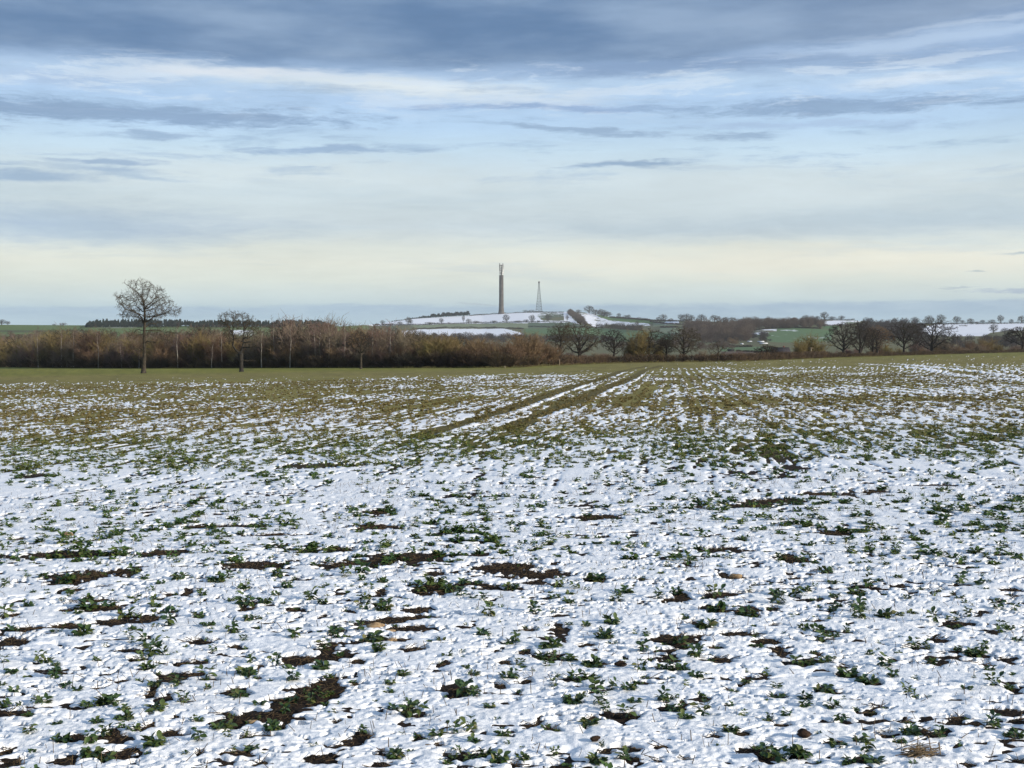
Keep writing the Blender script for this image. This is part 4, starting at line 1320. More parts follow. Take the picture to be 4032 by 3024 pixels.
class Crown:
    """a skeleton of nodes that grows towards points spread through the crown"""
    def __init__(self, seed, step):
        self.g = np.random.default_rng(seed)
        self.step = step
        self.P, self.par, self.r = [], [], []
    def line(self, pts, r0, r1, start=None, jit=0.25):
        """lay a trunk or limb; start: index of the node it leaves from (None: a new root, 'near': nearest node)"""
        pts = [np.array(p, float) for p in pts]
        seg = [np.linalg.norm(b - a) for a, b in zip(pts[:-1], pts[1:])]
        tot = sum(seg)
        if start == 'near':
            A = np.array(self.P)
            prev = int(np.argmin(np.linalg.norm(A - pts[0], axis=1)))
        elif start is None:
            self.P.append(pts[0]); self.par.append(-1); self.r.append(r0)
            prev = len(self.P) - 1
        else:
            prev = start
        acc = 0.0
        for (a, b), L in zip(zip(pts[:-1], pts[1:]), seg):
            n = max(1, int(round(L / (self.step * 1.4))))
            for i in range(n):
                t = (i + 1) / n
                q = a + (b - a) * t
                if jit and not (i == n - 1 and b is pts[-1]):
                    q = q + self.g.normal(0, self.step * jit, 3)
                f = (acc + L * t) / tot
                self.P.append(q); self.par.append(prev); self.r.append(r0 + (r1 - r0) * f)
                prev = len(self.P) - 1
            acc += L
    def grow(self, attr, kill, infl, iters=60, up=0.05, first=0):
        g = self.g
        A = np.array(attr, float)
        P = list(self.P)
        N0 = len(P)
        nd = np.full(len(A), 1e9)
        ni = np.zeros(len(A), int)
        new = np.arange(first, N0)
        cnt = {}
        for it in range(iters):
            if len(new) and len(A):
                Q = np.array([P[i] for i in new])
                d = np.linalg.norm(A[:, None, :] - Q[None], axis=2)
                j = d.argmin(1)
                dm = d[np.arange(len(A)), j]
                b = dm < nd
                nd[b] = dm[b]
                ni[b] = new[j[b]]
            keep = nd > kill
            A, nd, ni = A[keep], nd[keep], ni[keep]
            act = nd < infl
            if not act.any():
                break
            new = []
            for k in np.unique(ni[act]):
                if cnt.get(k, 0) >= 3:
                    continue
                m = act & (ni == k)
                v = ((A[m] - P[k]) / nd[m][:, None]).sum(0)
                v = v / (np.linalg.norm(v) + 1e-9) + g.normal(0, 0.22, 3) + np.array((0, 0, up))
                v = v / np.linalg.norm(v)
                P.append(P[k] + v * self.step)
                self.par.append(int(k))
                self.r.append(0.0)
                cnt[k] = cnt.get(k, 0) + 1
                new.append(len(P) - 1)
            new = np.array(new, int)
            if not len(new):
                break
        self.P = P
    def segments(self, tip, ex=2.35, twig_len=0.0, twigs=2, thick=0.05, base_scale=1.0):
        g = self.g
        n = len(self.P)
        area = np.zeros(n)
        kids = np.zeros(n, int)
        for i in range(n - 1, -1, -1):
            if area[i] == 0:
                area[i] = tip ** ex
            p = self.par[i]
            if p >= 0:
                area[p] += area[i]
                kids[p] += 1
        rad = np.maximum(area ** (1 / ex) * base_scale, np.array(self.r))
        P = np.array(self.P)
        big, small = [], []
        for i in range(n):
            p = self.par[i]
            if p < 0:
                continue
            rp = min(rad[p], rad[i] * 1.35 + tip)
            row = (*P[p], *P[i], rp, rad[i])
            (big if rad[i] > thick else small).append(row)
            if twig_len and rad[i] < tip * 4.5:
                d = P[i] - P[p]
                d = d / (np.linalg.norm(d) + 1e-9)
                for _ in range(twigs if kids[i] else twigs + 2):
                    v = d * 0.6 + g.normal(0, 0.62, 3)
                    v = v / np.linalg.norm(v)
                    L = twig_len * g.uniform(0.5, 1.2)
                    q = P[i] + v * L
                    small.append((*P[i], *q, tip * 0.75, tip * 0.5))
                    for _ in range(2):
                        v2 = v * 0.8 + g.normal(0, 0.6, 3)
                        v2 = v2 / np.linalg.norm(v2)
                        small.append((*(P[i] + v * L * g.uniform(0.4, 1.0)), *(P[i] + v * L * 0.7 + v2 * L * 0.7), tip * 0.6, tip * 0.4))
        return big, small

def dome_points(g, n, H, W, tf, squash=1.0, lobes=0.16):
    """points through a rounded, uneven crown"""
    out = []
    ph = g.uniform(0, 6.28, 4)
    zc = H * (tf + (1 - tf) * 0.46)
    while len(out) < n:
        x, y = g.uniform(-1, 1, 2) * W / 2 * 1.15
        z = g.uniform(tf * H, H)
        rz = (H - zc) if z > zc else (zc - tf * H)
        q = (z - zc) / rz
        a = math.atan2(y, x)
        lim = W / 2 * math.sqrt(max(1 - abs(q) ** (2.2 if z > zc else 1.7), 0)) * (1 + lobes * math.sin(3 * a + ph[0] + 2.5 * q) + lobes * 0.6 * math.sin(5 * a + ph[1] + 4 * q))
        rr = math.hypot(x, y)
        if rr < lim and g.random() < 0.25 + 0.75 * (rr / max(lim, 1e-6)) ** 1.2 + max(q, 0) * 0.4:
            out.append((x, y, z))
    return out

def auto_tree(seed, H, W, tf=0.28, r0=None, limbs=9, tip=0.012, spread=1.0, top=0.62, npts=900, lean=0.0, twigs=2, step=None, twig_len=None, flare=1.5, lobes=0.16, **kw):
    step = step or H * 0.026
    c = Crown(seed, step)
    g = c.g
    r0 = r0 or H * 0.028
    n = 6
    pts = [(lean * i / n * H + g.normal(0, H * 0.006) * (i > 0), g.normal(0, H * 0.006) * (i > 0), H * top * i / n - (0.02 * H if i == 0 else 0)) for i in range(n + 1)]
    c.line(pts, r0, r0 * 0.28, None, 0.05)
    nt = len(c.P)
    az = g.uniform(0, 6.28)
    for i in range(limbs):
        f = i / max(limbs - 1, 1)
        h = H * (tf * 0.85 + (top * 0.95 - tf * 0.85) * f)
        az += 2.399 + g.uniform(-0.4, 0.4)
        k = min(h / (H * top) * n, n - 1e-6)
        a, b = np.array(pts[int(k)]), np.array(pts[int(k) + 1])
        p = a + (b - a) * (k - int(k))
        ang = (1.15 - 0.75 * f) * spread + g.uniform(-0.15, 0.15)
        d = np.array((math.sin(ang) * math.cos(az), math.sin(ang) * math.sin(az), math.cos(ang)))
        L = W * 0.30 * g.uniform(0.8, 1.1) * (1 - 0.25 * f)
        q = p + d * L * 0.5 + g.normal(0, L * 0.06, 3)
        e = p + d * L + np.array((0, 0, L * 0.12))
        rb = r0 * (1 - 0.7 * f) * 0.42
        c.line([p, q, e], rb, rb * 0.4, 'near', 0.15)
    A = dome_points(g, npts, H, W, tf, lobes=lobes)
    c.grow(A, step * 1.7, step * 9, 70, 0.04)
    return TreeOut(*c.segments(tip, 2.3, twig_len if twig_len is not None else H * 0.030, twigs, 0.05 if H > 2 else 0.02), kw)

class TreeOut:
    def __init__(self, big, small, kw=None):
        self.big, self.small = big, small
    def build(self, name, loc, bark, twig, label, cat, group=None):
        e = empty(name, loc)
        tag(e, label, cat, group)
        V, Q = tube_arrays(self.big, 7)
        mesh_np('trunk', V, Q, bark, True, e)
        V, Q = tube_arrays(self.small, 3)
        mesh_np('crown', V, Q, twig, False, e)
        return e
    def arrays(self):
        V1, Q1 = tube_arrays(self.big + self.small, 3)
        return V1, Q1

def poly_points(g, n, poly, depth=0.45, dens=None):
    """points through a crown whose outline is a polygon in x,z; depth: share of the width it has front to back"""
    P = np.array(poly)
    out = []
    x0, x1 = P[:, 0].min(), P[:, 0].max()
    z0, z1 = P[:, 1].min(), P[:, 1].max()
    xs = np.linspace(x0, x1, 200)
    while len(out) < n:
        x, z = g.uniform(x0, x1), g.uniform(z0, z1)
        if not in_poly(np.array([x]), np.array([z]), poly)[0]:
            continue
        ins = in_poly(xs, np.full(200, z), poly)
        a, b = xs[ins].min(), xs[ins].max()
        m, h = (a + b) / 2, max((b - a) / 2, 1e-3)
        dd = depth * 2 * h * math.sqrt(max(1 - ((x - m) / h) ** 2, 0.02))
        y = g.uniform(-dd, dd)
        if float(perlin(np.array([x / 1.5 + 0.4 * y]), np.array([z / 1.1 + 0.5 * y]), 71)[0]) < -0.12:
            continue
        out.append((x, y, z))
    return out

def gz(x, y):
    return float(ground_z(x, y))

# --- the two field oaks and the slim tree, limbs laid out after the photograph
def px_tree(zpts, scale, base, m):
    """zoom pixels -> metres about the tree's base"""
    return [((zx - base[0]) * m, (base[1] - zy) * m) for zx, zy in zpts]

def tall_oak():
    x, y, z = fp(565, 1470)
    m = y / F / 3.77                                   # metres per zoom pixel
    B = (636, 1552)
    c = Crown(21, 0.24)
    def P(lst, dy0=0.0, dy1=0.0):
        q = px_tree(lst, 1, B, m)
        n = len(q) - 1
        return [(a, dy0 + (dy1 - dy0) * i / n, b) for i, (a, b) in enumerate(q)]
    tp = P([(636, 1562), (640, 1500), (645, 1400), (655, 1250), (652, 1100), (655, 950), (660, 820), (664, 700), (664, 580), (648, 470), (640, 410)])
    tr = [v * m for v in (52, 38, 30, 25, 20, 19, 18, 16, 12, 8, 5)]
    for i in range(len(tp) - 1):
        c.line([tp[i], tp[i + 1]], tr[i], tr[i + 1], None if i == 0 else len(c.P) - 1, 0.0)
    W = [([(655, 790), (600, 670), (500, 625), (410, 590), (352, 500), (295, 395)], -1.0, 12),
         ([(655, 810), (600, 740), (545, 705), (450, 690), (330, 690)], 1.2, 10),
         ([(675, 775), (790, 705), (930, 662), (1035, 595), (1060, 490)], 0.6, 12),
         ([(690, 700), (820, 690), (960, 650), (1110, 610)], -1.2, 8),
         ([(672, 595), (800, 520), (900, 455), (985, 400)], -0.9, 10),
         ([(668, 565), (760, 480), (802, 400), (812, 260)], 0.8, 9),
         ([(655, 540), (600, 400), (540, 320), (498, 220)], 0.7, 9),
         ([(645, 450), (650, 350), (665, 250), (630, 175)], -0.5, 8),
         ([(645, 420), (580, 360), (505, 270), (425, 205)], -1.0, 8),
         ([(655, 640), (540, 560), (480, 470), (405, 380)], 1.0, 9),
         ([(660, 480), (720, 380), (745, 280), (740, 200)], 0.3, 8),
         ([(668, 620), (760, 580), (880, 500), (1000, 470)], 1.4, 8),
         ([(655, 700), (560, 640), (420, 500), (330, 390)], -1.6, 7),
         ([(650, 600), (590, 520), (480, 400), (420, 300)], 1.6, 7)]
    for pts, dy, rr in W:
        c.line(P(pts, 0.0, dy * 1.6), rr * m * 0.9, 3.0 * m, 'near', 0.22)
    LOW = [([(660, 915), (790, 888), (950, 935), (1140, 945)], 0.5, 8),
           ([(665, 1085), (720, 1052), (830, 1080), (880, 1012), (960, 1055)], -0.4, 9),
           ([(640, 1215), (570, 1175), (450, 1185)], 0.6, 8),
           ([(650, 965), (560, 960), (440, 1010)], -0.7, 7),
           ([(650, 905), (560, 890), (430, 930)], 0.8, 6),
           ([(660, 960), (760, 960), (860, 980)], -1.0, 6),
           ([(665, 1150), (735, 1190), (745, 1280)], 0.3, 5),
           ([(655, 850), (740, 800), (850, 790)], 0.9, 7)]
    for pts, dy, rr in LOW:
        c.line(P(pts, 0.0, dy * 1.6), rr * m, 3.0 * m, 'near', 0.22)
    out = [(250, 400), (330, 340), (405, 325), (430, 205), (500, 165), (600, 152), (680, 160), (760, 190), (830, 215), (900, 270), (960, 300), (1000, 380), (1020, 450), (1100, 455),
           (1165, 540), (1215, 600), (1130, 690), (1000, 680), (900, 720), (780, 765), (690, 790), (620, 790), (500, 735), (380, 730), (270, 690), (300, 620), (240, 560)]
    A = poly_points(c.g, 1700, [((a - B[0]) * m, (B[1] - b) * m) for a, b in out], 0.42)
    low = [(400, 900), (640, 870), (900, 860), (1150, 920), (1120, 990), (960, 1090), (760, 1120), (740, 1280), (640, 1240), (430, 1215)]
    A += poly_points(c.g, 330, [((a - B[0]) * m, (B[1] - b) * m) for a, b in low], 0.3)
    c.grow(A, 0.38, 2.2, 60, 0.05)
    g = TreeOut(*c.segments(0.0140, 2.35, 0.34, 2, 0.045))
    g.build('oak_tree', (x, y, z - 0.1), M_BARK, M_TWIG, 'tall bare oak with a wide rounded crown standing alone on the grass margin', 'tree', 'bare trees standing in the field')

def forked_oak():
    x, y, z = fp(951, 1464)
    m = y / F / 5.925
    B = (775, 1562)
    c = Crown(33, 0.22)
    def P(lst, dy1=0.0):
        q = px_tree(lst, 1, B, m)
        n = len(q) - 1
        return [(a, dy1 * i / n, b) for i, (a, b) in enumerate(q)]
    tp = P([(775, 1575), (777, 1500), (770, 1350), (765, 1220), (760, 1120), (770, 1090)])
    tr = [v * m for v in (70, 52, 46, 54, 66, 46)]
    for i in range(len(tp) - 1):
        c.line([tp[i], tp[i + 1]], tr[i], tr[i + 1], None if i == 0 else len(c.P) - 1, 0.0)
    W = [([(745, 1130), (640, 1030), (580, 930), (600, 800), (610, 700), (560, 600), (470, 480), (320, 300)], -0.5, 24),
         ([(600, 800), (560, 640), (560, 450), (560, 170)], 0.6, 16),
         ([(610, 700), (500, 640), (420, 580), (300, 540)], 0.9, 12),
         ([(780, 1100), (790, 980), (825, 850), (820, 700), (825, 560), (820, 400), (790, 200)], 0.3, 24),
         ([(825, 770), (910, 720), (960, 640), (1050, 540), (1080, 420)], -0.6, 14),
         ([(825, 850), (940, 850), (1090, 850), (1200, 790)], 0.5, 14),
         ([(850, 780), (1000, 720), (1120, 660), (1260, 610)], 0.8, 12),
         ([(825, 620), (900, 540), (980, 400), (1010, 290)], -0.9, 12),
         ([(820, 560), (880, 430), (900, 250)], 0.9, 10),
         ([(900, 980), (1000, 960), (1090, 940), (1150, 905)], -0.5, 14),
         ([(800, 840), (740, 800), (640, 810), (540, 800)], -1.0, 10),
         ([(590, 900), (520, 830), (420, 800)], 0.7, 8),
         ([(560, 600), (480, 460), (430, 260)], -0.8, 11),
         ([(560, 470), (640, 360), (680, 200)], -0.5, 10),
         ([(600, 700), (520, 560), (380, 400), (280, 330)], 0.4, 10),
         ([(760, 1120), (660, 1060), (560, 1040), (480, 1060)], 0.4, 9),
         ([(800, 1280), (900, 1275), (1020, 1280)], 0.2, 6)]
    for pts, dy, rr in W:
        c.line(P(pts, dy * 1.4), rr * m, 4.0 * m, 'near', 0.2)
    out = [(215, 345), (255, 180), (400, 140), (560, 112), (680, 155), (740, 215), (790, 140), (880, 170), (960, 220), (1080, 270), (1130, 330), (1250, 560), (1290, 640), (1200, 820),
           (1130, 900), (960, 900), (860, 860), (740, 820), (560, 850), (430, 800), (300, 600), (245, 450)]
    A = poly_points(c.g, 1600, [((a - B[0]) * m, (B[1] - b) * m) for a, b in out], 0.40)
    c.grow(A, 0.34, 2.0, 60, 0.07)
    g = TreeOut(*c.segments(0.0130, 2.35, 0.30, 2, 0.045))
    g.build('oak_tree', (x, y, z - 0.1), M_BARK_DK, M_TWIG, 'smaller dark oak forking low into two crooked limbs, on the grass margin', 'tree', 'bare trees standing in the field')

tall_oak()
forked_oak()
x, y, z = fp(1421, 1453)
H = 152 * y / F
g = auto_tree(44, H, 112 * y / F, tf=0.42, r0=0.19, limbs=9, tip=0.012, npts=700)
g.build('field_tree', (x, y, z), M_BARK, M_TWIG_DK, 'slim bare tree with a small dark crown in front of the thicket', 'tree', 'bare trees standing in the field')

# --- the oaks behind the hedge on the right: px, top py, crown width px, distance behind the edge, options
RIGHT = [
 (2207, 1266, 112, 10, dict(tf=0.25, limbs=12, spread=0.8, r0=0.26), M_BARK_DK, M_TWIG, 'oak_tree', 'narrow upright bare oak at the end of the russet bushes'),
 (2281, 1262, 205, 8, dict(tf=0.22, limbs=13, spread=1.0, r0=0.36), M_BARK_DK, M_TWIG, 'oak_tree', 'broad bare oak with thick trunk and heavy low right limb behind the dark hedge'),
 (2418, 1296, 112, 8, dict(tf=0.30, limbs=10, spread=0.95, r0=0.24), M_BARK_DK, M_TWIG_DK, 'oak_tree', 'mid sized bare oak standing apart before the green hillside field'),
 (2556, 1292, 150, 12, dict(tf=0.22, limbs=12, spread=0.95, r0=0.22), M_BARK_DK, M_TWIG, 'oak_tree', 'bare oak with brown crown rising beside the yellow willow'),
 (2625, 1322, 66, 10, dict(tf=0.25, limbs=10, spread=0.8, r0=0.15), M_BARK_DK, M_TWIG_DK, 'oak_tree', 'thin dark tree with a narrow crown between two oaks'),
 (2692, 1284, 165, 8, dict(tf=0.20, limbs=13, spread=1.1, r0=0.26), M_BARK_DK, M_TWIG, 'oak_tree', 'wide spreading bare oak with a double trunk look, before the brown wood'),
 (2824, 1338, 88, 8, dict(tf=0.22, limbs=6, spread=1.2, r0=0.16, lev=1, gnarl=0.35, lean=0.06), M_BARK, M_TWIG, 'dead_tree', 'small crooked tree with pale twisted limbs at the dark hedge'),
 (3021, 1356, 96, 8, dict(tf=0.18, limbs=9, spread=1.0, r0=0.22), M_BARK_DK, M_TWIG_DK, 'oak_tree', 'small bare tree with upswept limbs in front of the brick house'),
 (3322, 1266, 150, 8, dict(tf=0.22, limbs=13, spread=1.0, r0=0.42), M_BARK_DK, M_TWIG_DK, 'oak_tree', 'big dark bare oak right of the olive bush, first of a close row'),
 (3386, 1256, 110, 10, dict(tf=0.16, limbs=13, spread=0.75, r0=0.36), M_BARK_DK, M_TWIG_DK, 'oak_tree', 'tall bare oak with a forked trunk, second of the close row'),
 (3436, 1290, 86, 9, dict(tf=0.22, limbs=10, spread=0.8, r0=0.34), M_BARK_DK, M_TWIG_DK, 'oak_tree', 'thick stemmed dark oak pressed against its reddish crowned neighbour'),
 (3453, 1280, 120, 14, dict(tf=0.22, limbs=11, spread=0.9, r0=0.32), M_BARK_DK, M_RUSSET, 'oak_tree', 'bare oak with a reddish brown crown at the end of the close row'),
 (3558, 1262, 140, 9, dict(tf=0.24, limbs=12, spread=0.95, r0=0.34), M_BARK_DK, M_TWIG_DK, 'oak_tree', 'bare oak with straight trunk and long drooping low branches'),
 (3670, 1250, 215, 9, dict(tf=0.12, limbs=14, spread=1.05, r0=0.55, top=0.62), M_BARK_DK, M_TWIG_DK, 'oak_tree', 'wide bare oak with many limbs fanning from a short trunk against the snowy field'),
 (4026, 1284, 150, 10, dict(tf=0.30, limbs=10, spread=1.05, r0=0.45), M_BARK_DK, M_TWIG_DK, 'oak_tree', 'dark bare oak cut by the right edge of the picture'),
]
for i, (px, top, wpx, off, kw, bark, twig, nm, lab) in enumerate(RIGHT):
    Y = float(y_edge(px)) + off
    X = Y * (px - CX) / F
    zg = gz(X, Y)
    H = CAMH + Y * (HZ - top) / F - zg
    kw = dict(kw)
    if nm == 'dead_tree':
        kw.update(npts=160, twigs=1)
    g = auto_tree(200 + i, H, wpx * Y / F, tip=0.012 * max(1.0, Y / 170), **kw)
    if px == 3386:                                   # second stem of the forked tree
        g.big += [(0.05, 0, H * 0.12, 0.9, 0.2, H * 0.34, 0.26, 0.2), (0.9, 0.2, H * 0.34, 1.5, 0.3, H * 0.66, 0.2, 0.08)]
    if px == 2281:
        g.big += [(0.1, 0, H * 0.26, 1.1, -0.2, H * 0.32, 0.2, 0.17), (1.1, -0.2, H * 0.32, 2.2, -0.3, H * 0.48, 0.17, 0.1), (2.2, -0.3, H * 0.48, 2.7, -0.3, H * 0.62, 0.1, 0.05)]
    g.build(nm, (X, Y, zg), bark, twig, lab, 'tree', 'bare trees behind the field hedge')

# ------------------------------------------------------------------ shrubs and thicket
def shrub_mesh(name, seed, stems=46, spread=0.55, bush=1.0, twig=0.012, side=5, k=3, tall=1.0):
    """unit shrub: about 1 high and 1 wide"""
    r = random.Random(seed)
    S = []
    for i in range(stems):
        yaw = r.random() * 6.283
        lean = abs(r.gauss(0, spread)) * 0.9
        p = (r.gauss(0, 0.10), r.gauss(0, 0.10), 0.0)
        L = r.uniform(0.55, 1.05) * (1 - 0.25 * min(lean, 1.4))
        d = (math.sin(lean) * math.cos(yaw), math.sin(lean) * math.sin(yaw), math.cos(lean))
        n = 5
        for j in range(n):
            d = vnorm((d[0] + r.gauss(0, 0.10), d[1] + r.gauss(0, 0.10), d[2] + 0.03 * tall + r.gauss(0, 0.05)))
            q = vadd(p, d, L / n)
            w0 = twig * (1.3 - 0.8 * j / n)
            S.append((*p, *q, w0, w0 * 0.85))
            p = q
            if j >= 1:
                for _ in range(side):
                    v = vnorm((d[0] + r.gauss(0, 0.55), d[1] + r.gauss(0, 0.55), d[2] + r.gauss(0, 0.4)))
                    l = L * r.uniform(0.10, 0.26) * bush
                    q2 = vadd(p, v, l)
                    S.append((*p, *q2, twig * 0.7, twig * 0.4))
                    v2 = vnorm((v[0] + r.gauss(0, 0.6), v[1] + r.gauss(0, 0.6), v[2] + r.gauss(0, 0.4)))
                    S.append((*q2, *vadd(q2, v2, l * 0.8), twig * 0.45, twig * 0.25))
    V, Q = tube_arrays(S, k)
    return mesh_np(name, V, Q, None, link=False)

SHRUB = [shrub_mesh('bare_shrub', 300 + i, 52, (0.42, 0.55, 0.36, 0.5)[i], 1.0, 0.0085, 5) for i in range(4)]
SAPL = [shrub_mesh('bare_sapling', 320 + i, 30, (0.20, 0.26, 0.16)[i], 1.0, 0.0075, 6) for i in range(3)]
BRAM = [shrub_mesh('foot_shade_bush', 340 + i, 60, 0.75, 1.1, 0.012, 4) for i in range(2)]

for ms in (SHRUB, SAPL, BRAM):
    for me in ms:
        me.materials.append(M_GREYBR)

def place_mesh(me, name, x, y, w, h, mat, label, cat, group, rz=None, r=random):
    o = bpy.data.objects.new(name, me)
    C.objects.link(o)
    o.location = (x, y, gz(x, y) - 0.05)
    o.scale = (w, w, h * (r.uniform(0.72, 0.90) if name == 'bare_sapling' else (r.uniform(0.74, 0.92) if name == 'bare_shrub' else 1.0)))
    o.rotation_euler = (0, 0, r.random() * 6.28)
    o.material_slots[0].link = 'OBJECT'
    o.material_slots[0].material = mat
    tag(o, label, cat, group)
    return o

TOPS = np.array([(-300, 1320), (0, 1322), (100, 1318), (150, 1302), (300, 1290), (430, 1302), (480, 1310), (600, 1306), (760, 1302), (800, 1278), (870, 1310), (1000, 1306),
                 (1080, 1282), (1110, 1270), (1200, 1272), (1260, 1264), (1330, 1268), (1400, 1280), (1500, 1285), (1600, 1288), (1650, 1308), (1700, 1312),
                 (1780, 1322), (1850, 1324), (1900, 1320), (1960, 1336), (2000, 1332), (2060, 1320), (2120, 1314), (2175, 1345), (2215, 1405)])

def top_h(px, py, Y):
    X = Y * (px - CX) / F
    return X, CAMH + Y * (HZ - py) / F - gz(X, Y)

def build_thicket():
    r = random.Random(91)
    names = {id(M_RUSSET): 'russet', id(M_OLIVE): 'olive', id(M_GREYBR): 'grey brown', id(M_PURPLE): 'purple brown', id(M_TANPALE): 'pale tan', id(M_BRAMBLE): 'very dark'}
    def zone(px):
        for a, b, s in ((-400, 330, 'left of the tall oak'), (330, 820, 'around the tall oak'), (820, 1120, 'behind the forked oak'), (1120, 1600, 'behind the slim tree'), (1600, 1950, 'below the snowy slope'), (1950, 2300, 'left of the dark hedge')):
            if px < b:
                return s
        return 'left of the dark hedge'
    # back rows: saplings and small trees up to the skyline of the thicket
    for row, (off, step) in enumerate(((42, 46), (24, 42), (14, 40))):
        px = -330 + row * 15
        while px < 2150:
            if px > 1640 and row == 0:
                break
            p = px + r.uniform(-14, 14)
            Y = float(y_edge(p)) + off + r.uniform(-5, 5)
            top = float(np.interp(p, TOPS[:, 0], TOPS[:, 1])) + r.uniform(-4, 14) + row * 8
            X, h = top_h(p, top, Y)
            if p > 1640:
                mat = r.choice([M_OLIVE, M_OLIVE, M_RUSSET]) if p < 1860 else r.choice([M_RUSSET, M_RUSSET, M_GREYBR])
            elif 1180 < p < 1420 and row == 0:
                mat = r.choice([M_TANPALE, M_TANPALE, M_GREYBR])
            elif 1080 < p < 1640:
                mat = r.choice([M_PURPLE, M_GREYBR, M_RUSSET, M_GREYBR])
            elif p < 480:
                mat = r.choice([M_OLIVE, M_GREYBR, M_OLIVE, M_RUSSET])
            else:
                mat = r.choice([M_GREYBR, M_RUSSET, M_OLIVE, M_GREYBR, M_RUSSET])
            me = r.choice(SAPL + SHRUB * 2 if row < 2 and p < 1640 else SHRUB)
            nm = 'bare_sapling' if me in SAPL else 'bare_shrub'
            w = h * r.uniform(0.75, 1.05) if me in SHRUB else h * r.uniform(0.7, 1.0)
            where = ('at the back of the thicket', 'in the middle of the thicket', 'towards the front of the thicket')[row]
            place_mesh(me, nm, X, Y, w, h * 1.02, mat, f'{names[id(mat)]} leafless {"sapling" if me in SAPL else "shrub"} {where}, {zone(p)}', 'sapling' if me in SAPL else 'shrub', 'bare saplings and shrubs of the thicket', r=r)
            px += step * r.uniform(0.8, 1.2)
    # front: lower shrubs, then brambles coloured dark as shade at the foot
    px = -330
    while px < 2200:
        p = px + r.uniform(-10, 10)
        Y = float(y_edge(p)) + 8 + r.uniform(-2, 3)
        tp = float(np.interp(p, TOPS[:, 0], TOPS[:, 1]))
        top = tp + (1449 - tp) * r.uniform(0.30, 0.58) if p < 1640 else tp + r.uniform(4, 40)
        X, h = top_h(p, top, Y)
        if p > 1640:
            mat = M_OLIVE if p < 1830 else (M_RUSSET if r.random() < 0.8 else M_OLIVE)
        else:
            mat = r.choice([M_RUSSET, M_GREYBR, M_OLIVE, M_RUSSET, M_PURPLE])
        place_mesh(r.choice(SHRUB), 'bare_shrub', X, Y, h * r.uniform(0.95, 1.4), h, mat, f'{names[id(mat)]} leafless shrub along the front of the thicket, {zone(p)}', 'shrub', 'bare saplings and shrubs of the thicket', r=r)
        px += 34 * r.uniform(0.75, 1.25)
    px = -330
    while px < 2215:
        p = px + r.uniform(-8, 8)
        Y = float(y_edge(p)) + 4 + r.uniform(-0.8, 1.5)
        top = r.uniform(1402, 1424) if not 1500 < p < 2120 else r.uniform(1388, 1415)
        X, h = top_h(p, top, Y)
        h = max(h, 0.7)
        mat = M_BRAMBLE
        place_mesh(r.choice(BRAM), 'foot_shade_bush', X, Y, h * r.uniform(1.3, 1.8), h, mat, f'low bramble bush darkened as shade at the thicket foot, {zone(p)}', 'bramble', 'brambles carrying the shade of the thicket foot', r=r)
        px += 30 * r.uniform(0.75, 1.25)
    # small bare trees whose rounded crowns show along the top
    protos = []
    for i in range(4):
        g = auto_tree(460 + i, 1.0, (0.62, 0.8, 0.5, 0.7)[i], tf=0.3, r0=0.016, limbs=9, tip=0.0018, npts=520, step=0.03, twig_len=0.04)
        V, Q = g.arrays()
        me = mesh_np('bare_tree', V, Q, M_TWIG, link=False)
        protos.append(me)
    lx = (20, 75, 130, 205, 262, 330, 362, 420, 505, 620, 668, 730, 790, 818, 905, 1012, 1090, 1150, 1215, 1265, 1310, 1375, 1480, 1550, 1622, 1660, 1730, 1815, 1935, 2060)
    for i, px in enumerate(lx):
        p = px + r.uniform(-6, 6)
        Y = float(y_edge(p)) + r.uniform(10, 34)
        top = float(np.interp(p, TOPS[:, 0], TOPS[:, 1])) - r.uniform(0, 16)
        X, h = top_h(p, top, Y)
        tw = r.choice([M_TWIG, M_GREYBR, M_TWIG, M_PURPLE, M_TWIG_DK])
        o = place_mesh(r.choice(protos), 'bare_tree', X, Y, h * r.uniform(0.9, 1.2), h, tw, f'small round crowned bare tree rising from the thicket, {zone(p)}', 'tree', 'small bare trees of the thicket', r=r)
    # big rounded bushes that read on their own
    for px, top, wpx, mat, lab in ((1740, 1312, 190, M_OLIVE, 'large rounded olive brown bush at the right part of the thicket'),
                                   (1700, 1330, 120, M_OLIVE, 'olive bush pressed against the large rounded olive one'),
                                   (1880, 1322, 150, M_RUSSET, 'rounded russet bush right of the large olive bush'),
                                   (2070, 1318, 210, M_RUSSET, 'large spreading russet bush next to the narrow upright oak'),
                                   (2140, 1345, 130, M_RUSSET, 'low russet bush at the right end of the thicket'),
                                   (1960, 1345, 130, M_BRAMBLE, 'dark bush in the gap between two russet bushes')):
        Y = float(y_edge(px)) + 9
        X, h = top_h(px, top, Y)
        place_mesh(SHRUB[int(px) % 4], 'bare_shrub', X, Y, wpx * Y / F * 0.85, h, mat, lab, 'bush', 'rounded bushes of the thicket', r=r)
    # birches with white stems
    bw = [(150, 1345, 1446), (243, 1330, 1440), (290, 1340, 1450), (386, 1360, 1450), (480, 1395, 1450), (546, 1425, 1450), (700, 1330, 1449), (834, 1390, 1446), (876, 1330, 1400),
          (1010, 1345, 1410), (1030, 1330, 1448), (1078, 1310, 1425), (1141, 1322, 1448), (1243, 1320, 1375), (1262, 1325, 1372), (1292, 1325, 1375), (1357, 1320, 1370), (1462, 1325, 1400), (1530, 1345, 1395), (1538, 1320, 1380)]
